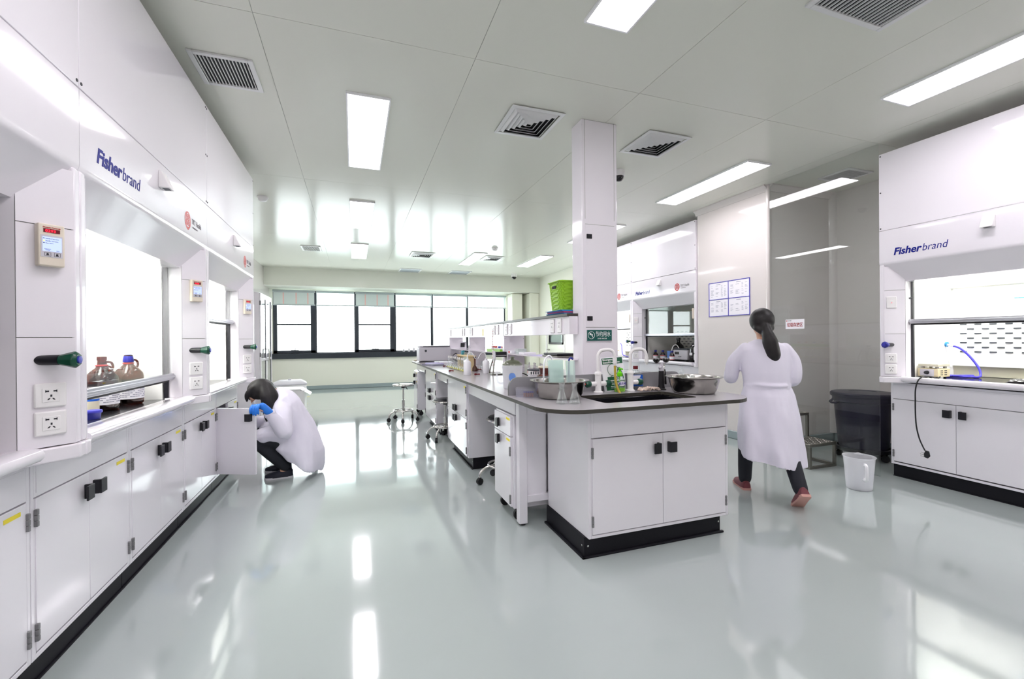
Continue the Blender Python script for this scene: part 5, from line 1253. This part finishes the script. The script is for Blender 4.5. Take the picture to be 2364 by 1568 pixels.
def head(mb, c, fwd, up, s=1.):
    c, f, u = Vector(c), Vector(fwd).normalized(), Vector(up).normalized(); r = f.cross(u).normalized()
    def at(x, y, z): return c+r*x*s+f*y*s+u*z*s
    rings = []
    for (z, hw, fr_, bk_) in ((-.112, .022, .070, -.002), (-.10, .038, .080, .025), (-.075, .052, .086, .055), (-.045, .062, .088, .075), (-.01, .068, .089, .087), (.03, .072, .09, .094), (.065, .068, .083, .09), (.092, .052, .062, .072), (.108, .028, .032, .042)):
        pts = []
        for i in range(24):
            a = 2*pi*i/24; x = hw*cos(a); y = (fr_ if sin(a) > 0 else bk_)*sin(a); pts.append(at(x, y, z))
        rings.append(pts)
    mb.loft(rings)
    mb.loft([[at(.006, .083, .03), at(-.006, .083, .03), at(-.004, .09, .03), at(.004, .09, .03)], [at(.014, .083, -.022), at(-.014, .083, -.022), at(-.008, .113, -.022), at(.008, .113, -.022)], [at(.01, .08, -.032), at(-.01, .08, -.032), at(-.006, .1, -.03), at(.006, .1, -.03)]])
    mb.tube([at(-.022, .082, -.06), at(0, .091, -.058), at(.022, .082, -.06)], .0065*s, 8)
    mb.tube([at(-.02, .082, -.069), at(0, .089, -.07), at(.02, .082, -.069)], .0065*s, 8)
    for q in (-1, 1):
        mb.ball(at(q*.031, .078, .0), .0115*s, 6)
        mb.tube([at(q*.018, .088, .022), at(q*.032, .09, .027), at(q*.048, .08, .02)], .005*s, 6)
        mb.loft([[at(q*.066, .01, .03), at(q*.066, -.02, .03), at(q*.08, -.024, .032), at(q*.076, .006, .032)], [at(q*.066, .012, 0), at(q*.066, -.02, -.005), at(q*.084, -.026, 0), at(q*.078, .006, 0)], [at(q*.066, .008, -.035), at(q*.066, -.01, -.035), at(q*.074, -.012, -.035), at(q*.072, .004, -.035)]])
    return at
def shoe(name, heel, d, up, m, sole, parent, ln=.235, pitch=0.):
    d = Vector(d).normalized(); u = Vector(up).normalized(); r = d.cross(u).normalized(); h = Vector(heel)
    def at(x, y, z): return h+r*x+d*y+u*z
    rings = []
    for (t, w_, hh) in ((0, .026, .055), (.08, .036, .068), (.25, .038, .074), (.42, .04, .066), (.6, .044, .052), (.8, .043, .042), (.94, .031, .032), (1., .012, .022)):
        rings.append([at(w_*cos(a), t*ln, .014+max(0, hh*sin(a)) if sin(a) > 0 else .014) for a in [2*pi*i/16 for i in range(16)]])
    o = MB().loft(rings).build(name, m, parent, smooth=True)
    out = [(.03, 0), (.036, .02), (.036, .09), (.04, .15), (.044, .18), (.038, .22), (.018, ln+.006)]
    pts = out+[(-x, y) for x, y in out[::-1]]
    MB().loft([[at(x, y-.003, 0) for x, y in pts], [at(x*1.02, y-.003, .018) for x, y in pts]]).build('sole', sole, o, smooth=True)
    return o
def coat(rings, pleat, nseg=48):
    """rings: (cx, cy, cz, half width, half depth, right axis, forward axis) closed volume"""
    out = []
    for i, (c, a, b, rx, fx_, pl) in enumerate(rings):
        c, rx, fx_ = Vector(c), Vector(rx), Vector(fx_); pts = []
        for k in range(nseg):
            t = 2*pi*k/nseg; w_ = 1+pl*(cos(pleat*t+.6)+.5*cos((pleat+3)*t+i*.15))
            pts.append(c+rx*a*w_*cos(t)+fx_*b*w_*sin(t))
        out.append(pts)
    return out
# --- person walking away, seen from behind
pa = thing('person', 'person in a white lab coat walking away, long dark ponytail', 'person', (3.19, 2.80, 0), radians(-30))
X_, Y_ = Vector((1, 0, 0)), Vector((0, 1, 0))
mb = MB()
hc = Vector((-.012, -.055, 1.392))
head(mb, hc, (0, 1, -.08), (0, .05, 1), .94)
limb(mb, [(0, -.085, 1.2), (-.004, -.075, 1.26), (-.01, -.06, 1.33)], [.055, .046, .048])
limb(mb, [(0, -.15, .78), (0, -.13, .95), (0, -.105, 1.1), (0, -.095, 1.2)], [.105, .09, .105, .075])
limb(mb, [(-.07, -.12, .78), (-.115, -.02, .43), (-.125, .0, .1)], [.075, .05, .034]); limb(mb, [(.075, -.16, .78), (.105, -.24, .42), (.12, -.42, .15)], [.075, .05, .034])
limb(mb, [(-.125, -.01, .08), (-.128, .06, .035), (-.13, .1, .033)], [.032, .022, .016]); limb(mb, [(.12, -.44, .13), (.121, -.41, .07), (.122, -.37, .05)], [.032, .022, .014])
LS, LE, LW = Vector((-.165, -.1, 1.165)), Vector((-.24, -.04, .935)), Vector((-.19, .16, .975))
RS, RE, RW = Vector((.165, -.1, 1.165)), Vector((.2, -.12, .93)), Vector((.19, .09, .89))
limb(mb, [LS, LE, LW], [.034, .03, .023]); limb(mb, [RS, RE, RW], [.034, .03, .023])
hand(mb, LW, (.3, 1, .1), (0, -.1, 1), (1, -.2, 0), .5, .9); hand(mb, RW, (-.2, 1, -.1), (.2, .1, 1), (-1, -.1, 0), .5, .9)
soft(mb, 'body', 'skin', pa, .0075, 4, .4)
# hair: cap over the skull and a ponytail
mb = MB(); mb.ball(hc+Vector((0, -.02, .012)), .094, 14, sx=.98, sy=1.06, sz=1.08)
limb(mb, [hc+Vector((.0, -.085, -.03)), hc+Vector((.004, -.112, -.075)), hc+Vector((.02, -.13, -.16)), hc+Vector((.04, -.13, -.27)), hc+Vector((.055, -.12, -.36))], [.038, .036, .056, .058, .02])
limb(mb, [hc+Vector((-.05, -.06, -.05)), hc+Vector((0, -.09, -.085)), hc+Vector((.05, -.06, -.05))], [.03, .03, .03])
soft(mb, 'hair', 'hair', pa, .0075, 5)
MB().tube([hc+Vector((.004+.031*cos(t), -.108+.031*sin(t)*.7, -.075+.012*sin(t))) for t in [2*pi*i/20 for i in range(20)]], .008, closed=True).build('hair_band', 'hair_band', pa, smooth=True)
# coat
spec = [(1.245, .062, .058, -.082, .0), (1.225, .105, .075, -.088, 0), (1.2, .158, .092, -.093, 0), (1.165, .188, .105, -.096, 0), (1.08, .192, .118, -.105, .004), (.98, .18, .118, -.118, .012), (.9, .17, .112, -.128, .01), (.885, .174, .117, -.129, .01), (.865, .172, .114, -.131, .012), (.8, .19, .135, -.138, .03), (.68, .208, .165, -.15, .045), (.54, .222, .19, -.17, .06), (.42, .232, .212, -.19, .072), (.345, .237, .226, -.2, .078)]
rg = []
for z, a, b, cy, pl in spec:
    dz = 0
    pts = []
    for k in range(56):
        t = 2*pi*k/56; w_ = 1+pl*(cos(5*t+.6)+.55*cos(8*t+z*2))
        x = a*w_*cos(t); y = cy+b*w_*sin(t)
        zz = z-(max(0, .75-z)/.4)*(.085*max(0, cos(t))+.07*max(0, -sin(t)) - .02)
        pts.append((x, y, zz))
    rg.append(pts)
inner = [[(x*.9, -.2+(y+.2)*.9, z+.002) for x, y, z in rg[-1]], [(x*.84, -.2+(y+.2)*.84, z+.06) for x, y, z in rg[-1]], [(x*.6, -.2+(y+.2)*.6, z+.1) for x, y, z in rg[-1]]]
mb = MB(); mb.loft(rg+inner)
limb(mb, [LS+Vector((.02, 0, .0)), LS.lerp(LE, .5)+Vector((-.02, 0, .01)), LE, LE.lerp(LW, .5), LW-Vector((0, .02, 0))], [.058, .057, .055, .052, .045]); limb(mb, [RS+Vector((-.02, 0, 0)), RS.lerp(RE, .5)+Vector((.02, 0, .01)), RE, RE.lerp(RW, .5), RW-Vector((0, .02, 0))], [.058, .057, .055, .052, .045])
limb(mb, [(-.05, -.115, 1.235), (0, -.135, 1.225), (.05, -.115, 1.235)], [.02, .022, .02])
limb(mb, [(-.12, -.2, .893), (-.06, -.236, .887), (0, -.248, .884), (.06, -.242, .882), (.12, -.212, .885)], [.012, .013, .013, .013, .012])
folds(soft(mb, 'lab_coat', 'lab_coat', pa, .008, 5, .45), .016, .86)
# trousers and shoes
mb = MB()
limb(mb, [(-.072, -.12, .74), (-.105, -.04, .55), (-.115, -.018, .42), (-.122, .0, .22), (-.125, .0, .085)], [.088, .075, .064, .056, .05])
limb(mb, [(.075, -.165, .74), (.095, -.21, .55), (.106, -.245, .42), (.115, -.34, .27), (.12, -.432, .145)], [.088, .075, .064, .056, .05])
limb(mb, [(-.07, -.12, .74), (0, -.14, .76), (.07, -.165, .74)], [.1, .1, .1])
soft(mb, 'trousers', 'trousers', pa, .0085, 4)
shoe('shoe', (-.125, -.055, 0), (-.06, 1, 0), (0, 0, 1), 'shoe_red', 'shoe_sole', pa); 
u2 = Vector((0, .68, .73)); shoe('shoe', (.12, -.525, .125), (.02, .73, -.60), (0, .60, .73), 'shoe_red', 'shoe_sole', pa)
# --- person crouching at the open cabinet
pb = thing('person', 'person in white lab coat crouching, blue glove on the open cabinet door', 'person', (-.55, 4.62, 0))
O_ = Vector((-.55, 4.62, 0))
def W(x, y, z): return Vector((x, y, z))-O_
mb = MB()
hcb = W(-.81, 4.575, .79)
fw, uu = Vector((-.72, -.12, -.68)), Vector((-.66, 0, .75))
head(mb, hcb, fw, uu, .95)
limb(mb, [W(-.66, 4.63, .76), W(-.72, 4.60, .785), W(-.77, 4.58, .79)], [.055, .05, .05])
limb(mb, [W(-.45, 4.69, .29), W(-.5, 4.67, .45), W(-.58, 4.65, .62), W(-.65, 4.63, .74)], [.115, .105, .11, .08])
limb(mb, [W(-.46, 4.60, .28), W(-.83, 4.53, .40), W(-.60, 4.585, .10)], [.08, .055, .036]); limb(mb, [W(-.46, 4.78, .28), W(-.82, 4.85, .42), W(-.64, 4.83, .10)], [.08, .055, .036])
limb(mb, [W(-.60, 4.585, .085), W(-.66, 4.58, .04), W(-.71, 4.575, .033)], [.032, .022, .016]); limb(mb, [W(-.64, 4.83, .085), W(-.69, 4.83, .04), W(-.74, 4.83, .033)], [.032, .022, .016])
BS, BE, BW = W(-.63, 4.50, .70), W(-.585, 4.375, .455), W(-.695, 4.29, .655)
CS, CE, CW = W(-.66, 4.76, .70), W(-.80, 4.86, .50), W(-.98, 4.80, .48)
limb(mb, [BS, BE, BW], [.036, .032, .024]); limb(mb, [CS, CE, CW], [.036, .032, .024])
hand(mb, CW, (-1, -.1, -.1), (0, 0, 1), (0, -1, 0), .4, .9)
hand(mb, BW+Vector((-.012, -.008, .01)), (-.86, -.3, .38), (.3, -.1, 1), (-.1, 1, .1), .5, .8)
soft(mb, 'body', 'skin', pb, .0075, 4, .4)
# glove: gripping the door top
mb = MB()
K = W(-.755, 4.262, .712)           # knuckles just above the door edge
gw = BW+Vector((-.004, -.004, .006))
limb(mb, [gw+Vector((.02, .012, -.018)), gw+Vector((-.01, -.006, .016)), K+Vector((.018, 0, .002))], [.031, .034, .03])
dd = Vector((-.342, .15, 0)).normalized()   # along the door towards its hinge
nn = Vector((-.4, -.92, 0)).normalized()    # out of the door face, to the camera
for q, ln in enumerate((.06, .068, .062, .05)):
    b = K+dd*(-.014+.0225*q)+Vector((0, 0, .006-.003*q))
    p = [b+nn*(-.012), b+nn*.02+Vector((0, 0, .012)), b+nn*.042+Vector((0, 0, -.012)), b+nn*.044+Vector((0, 0, -.012-ln*.5)), b+nn*.040+Vector((0, 0, -.012-ln*.85))]
    limb(mb, p, [.012, .0098, .0094, .009, .008], 10)
th = K+Vector((.012, .004, -.004)); limb(mb, [th+Vector((.02, .0, -.012)), th+nn*(-.03)+Vector((-.01, 0, -.012)), th+nn*(-.038)+dd*.02+Vector((0, 0, -.045))], [.015, .013, .01], 10)
soft(mb, 'glove', 'glove_blue', pb, .004, 3, .4)
# hair: skull cap and long hair falling past the shoulder
mb = MB(); mb.ball(hcb+Vector((.012, .004, .03)), .108, 14, sx=1.06, sy=.95, sz=.97)
for i, (dx, dy) in enumerate(((.055, -.075), (.085, -.07), (.11, -.05), (.07, .08), (.1, .06))):
    limb(mb, [hcb+Vector((dx*.6, dy*.6, .07)), hcb+Vector((dx*1.1, dy*1.25, -.02)), hcb+Vector((dx*1.25, dy*1.3, -.13)), hcb+Vector((dx*1.3, dy*1.25, -.235+.02*i))], [.04, .042, .036, .014])
limb(mb, [hcb+Vector((-.03, -.06, .06)), hcb+Vector((-.085, -.065, .0)), hcb+Vector((-.09, -.06, -.06))], [.035, .024, .01]); limb(mb, [hcb+Vector((-.03, .06, .06)), hcb+Vector((-.085, .06, .0)), hcb+Vector((-.09, .055, -.06))], [.035, .024, .01])
soft(mb, 'hair', 'hair', pb, .0085, 5)
# face mask
mb = MB(); f_ = fw.normalized(); r_ = f_.cross(uu).normalized(); u_ = uu.normalized()
mb.loft([[hcb+r_*a*.95+f_*b+u_*c for a, b, c in ((-.062, .03, z), (-.045, .072+e, z), (0, .095+e*1.6, z), (.045, .072+e, z), (.062, .03, z), (0, .04, z))] for z, e in ((-.018, .008), (-.05, .016), (-.085, .012), (-.108, 0))])
mb.build('face_mask', 'mask_white', pb, smooth=True)
# coat: bent torso sweeping back to a hem near the floor
def tilted(c, ax, a, b, pl, n=56, ph=0.):
    ax = Vector(ax).normalized(); s_ = Vector((0, 1, 0)); f2 = ax.cross(s_).normalized(); s_ = f2.cross(ax).normalized()
    return [Vector(c)+s_*a*(1+pl*(cos(5*t+ph)+.5*cos(8*t)))*cos(t)+f2*b*(1+pl*(cos(5*t+ph)+.5*cos(8*t)))*sin(t) for t in [2*pi*k/n for k in range(n)]]
rg = [tilted(W(-.69, 4.625, .795), (-.7, 0, .5), .062, .055, 0), tilted(W(-.665, 4.63, .765), (-.6, 0, .6), .12, .085, 0), tilted(W(-.64, 4.635, .725), (-.5, 0, .7), .175, .105, 0), tilted(W(-.605, 4.64, .66), (-.42, 0, .8), .195, .125, .006), tilted(W(-.565, 4.65, .56), (-.35, 0, .9), .195, .14, .01), tilted(W(-.535, 4.66, .45), (-.22, 0, 1), .205, .165, .014), tilted(W(-.52, 4.665, .35), (-.05, 0, 1), .225, .205, .02), tilted(W(-.505, 4.665, .26), (.15, 0, 1), .245, .225, .03, ph=.4), tilted(W(-.475, 4.66, .17), (.4, 0, 1), .255, .2, .04, ph=.7), tilted(W(-.46, 4.655, .105), (.55, 0, 1), .255, .175, .05, ph=.9)]
inn = [[p*.92+W(-.46, 4.655, .125)*.08 for p in rg[-1]], [p*.7+W(-.48, 4.66, .28)*.3 for p in rg[-2]]]
mb = MB(); mb.loft(rg+inn)
limb(mb, [BS+Vector((0, .03, 0)), BS.lerp(BE, .5)+Vector((.01, -.01, 0)), BE, BE.lerp(BW, .5), BW+Vector((.016, .012, -.03))], [.068, .07, .066, .058, .042]); limb(mb, [CS+Vector((0, -.03, 0)), CS.lerp(CE, .5), CE, CE.lerp(CW, .6)], [.066, .066, .06, .048])
# skirts of the coat lying over the thighs
limb(mb, [W(-.50, 4.58, .33), W(-.66, 4.555, .40), W(-.79, 4.535, .405)], [.13, .10, .078]); limb(mb, [W(-.50, 4.78, .33), W(-.66, 4.8, .40), W(-.79, 4.83, .41)], [.12, .10, .08])
folds(soft(mb, 'lab_coat', 'lab_coat', pb, .0085, 5, .45), .012, 9, 1., 8., 4.)
MB().lathe([(.043, 0), (.046, .004), (.046, .035), (.042, .04)], n=28).build('cuff', 'lab_coat', pb, BW+Vector((.018, .014, -.034)), ((-.35), -.5, 0), smooth=True)
mb = MB()
limb(mb, [W(-.46, 4.60, .26), W(-.66, 4.56, .35), W(-.835, 4.53, .385)], [.1, .085, .068]); limb(mb, [W(-.835, 4.53, .385), W(-.72, 4.555, .24), W(-.605, 4.585, .1)], [.068, .06, .046])
limb(mb, [W(-.46, 4.78, .26), W(-.66, 4.82, .36), W(-.825, 4.85, .40)], [.1, .085, .068]); limb(mb, [W(-.825, 4.85, .40), W(-.74, 4.84, .25), W(-.645, 4.83, .1)], [.068, .06, .046])
soft(mb, 'trousers', 'trousers', pb, .009, 4)
shoe('shoe', W(-.545, 4.59, 0), (-1, -.05, 0), (0, 0, 1), 'shoe_navy', 'sole_white', pb, .23); shoe('shoe', W(-.585, 4.83, 0), (-1, .02, 0), (0, 0, 1), 'shoe_navy', 'sole_white', pb, .23)

# ------------------------------------------------------------------ daylight, camera, colour management
w = bpy.data.worlds.new('daylight'); SC.world = w; w.use_nodes = True
nt = w.node_tree; bgn = nt.nodes['Background']; bgn.inputs[0].default_value = (.93, .97, 1, 1); bgn.inputs[1].default_value = 5.0
cam = bpy.data.cameras.new('camera'); co = bpy.data.objects.new('camera', cam); COL.objects.link(co)
cam.sensor_fit = 'HORIZONTAL'; cam.sensor_width = 36; cam.lens = 1026.96/2364*36; cam.clip_start = .02; cam.clip_end = 200
yaw, pitch, roll = .341457, .0020508, .0076162
f_ = Vector((sin(yaw)*cos(pitch), cos(yaw)*cos(pitch), -sin(pitch))); r_ = Vector((cos(yaw), -sin(yaw), 0)); d_ = f_.cross(r_)
r2 = r_*cos(roll)+d_*sin(roll); d2 = -r_*sin(roll)+d_*cos(roll)
co.matrix_world = Matrix(((r2.x, -d2.x, -f_.x, 0), (r2.y, -d2.y, -f_.y, 0), (r2.z, -d2.z, -f_.z, 1.27), (0, 0, 0, 1)))
SC.camera = co
vs = SC.view_settings; SC.display_settings.display_device = 'sRGB'
vs.view_transform = 'Standard'; vs.look = 'None'; vs.gamma = 1; vs.use_curve_mapping = False; vs.exposure = 0.74
SC.cycles.max_bounces = 10; SC.cycles.diffuse_bounces = 5; SC.cycles.glossy_bounces = 5; SC.cycles.transmission_bounces = 8; SC.cycles.transparent_max_bounces = 24
SC.cycles.sample_clamp_indirect = 8; SC.cycles.caustics_reflective = False; SC.cycles.caustics_refractive = False
SC.cycles.use_denoising = True
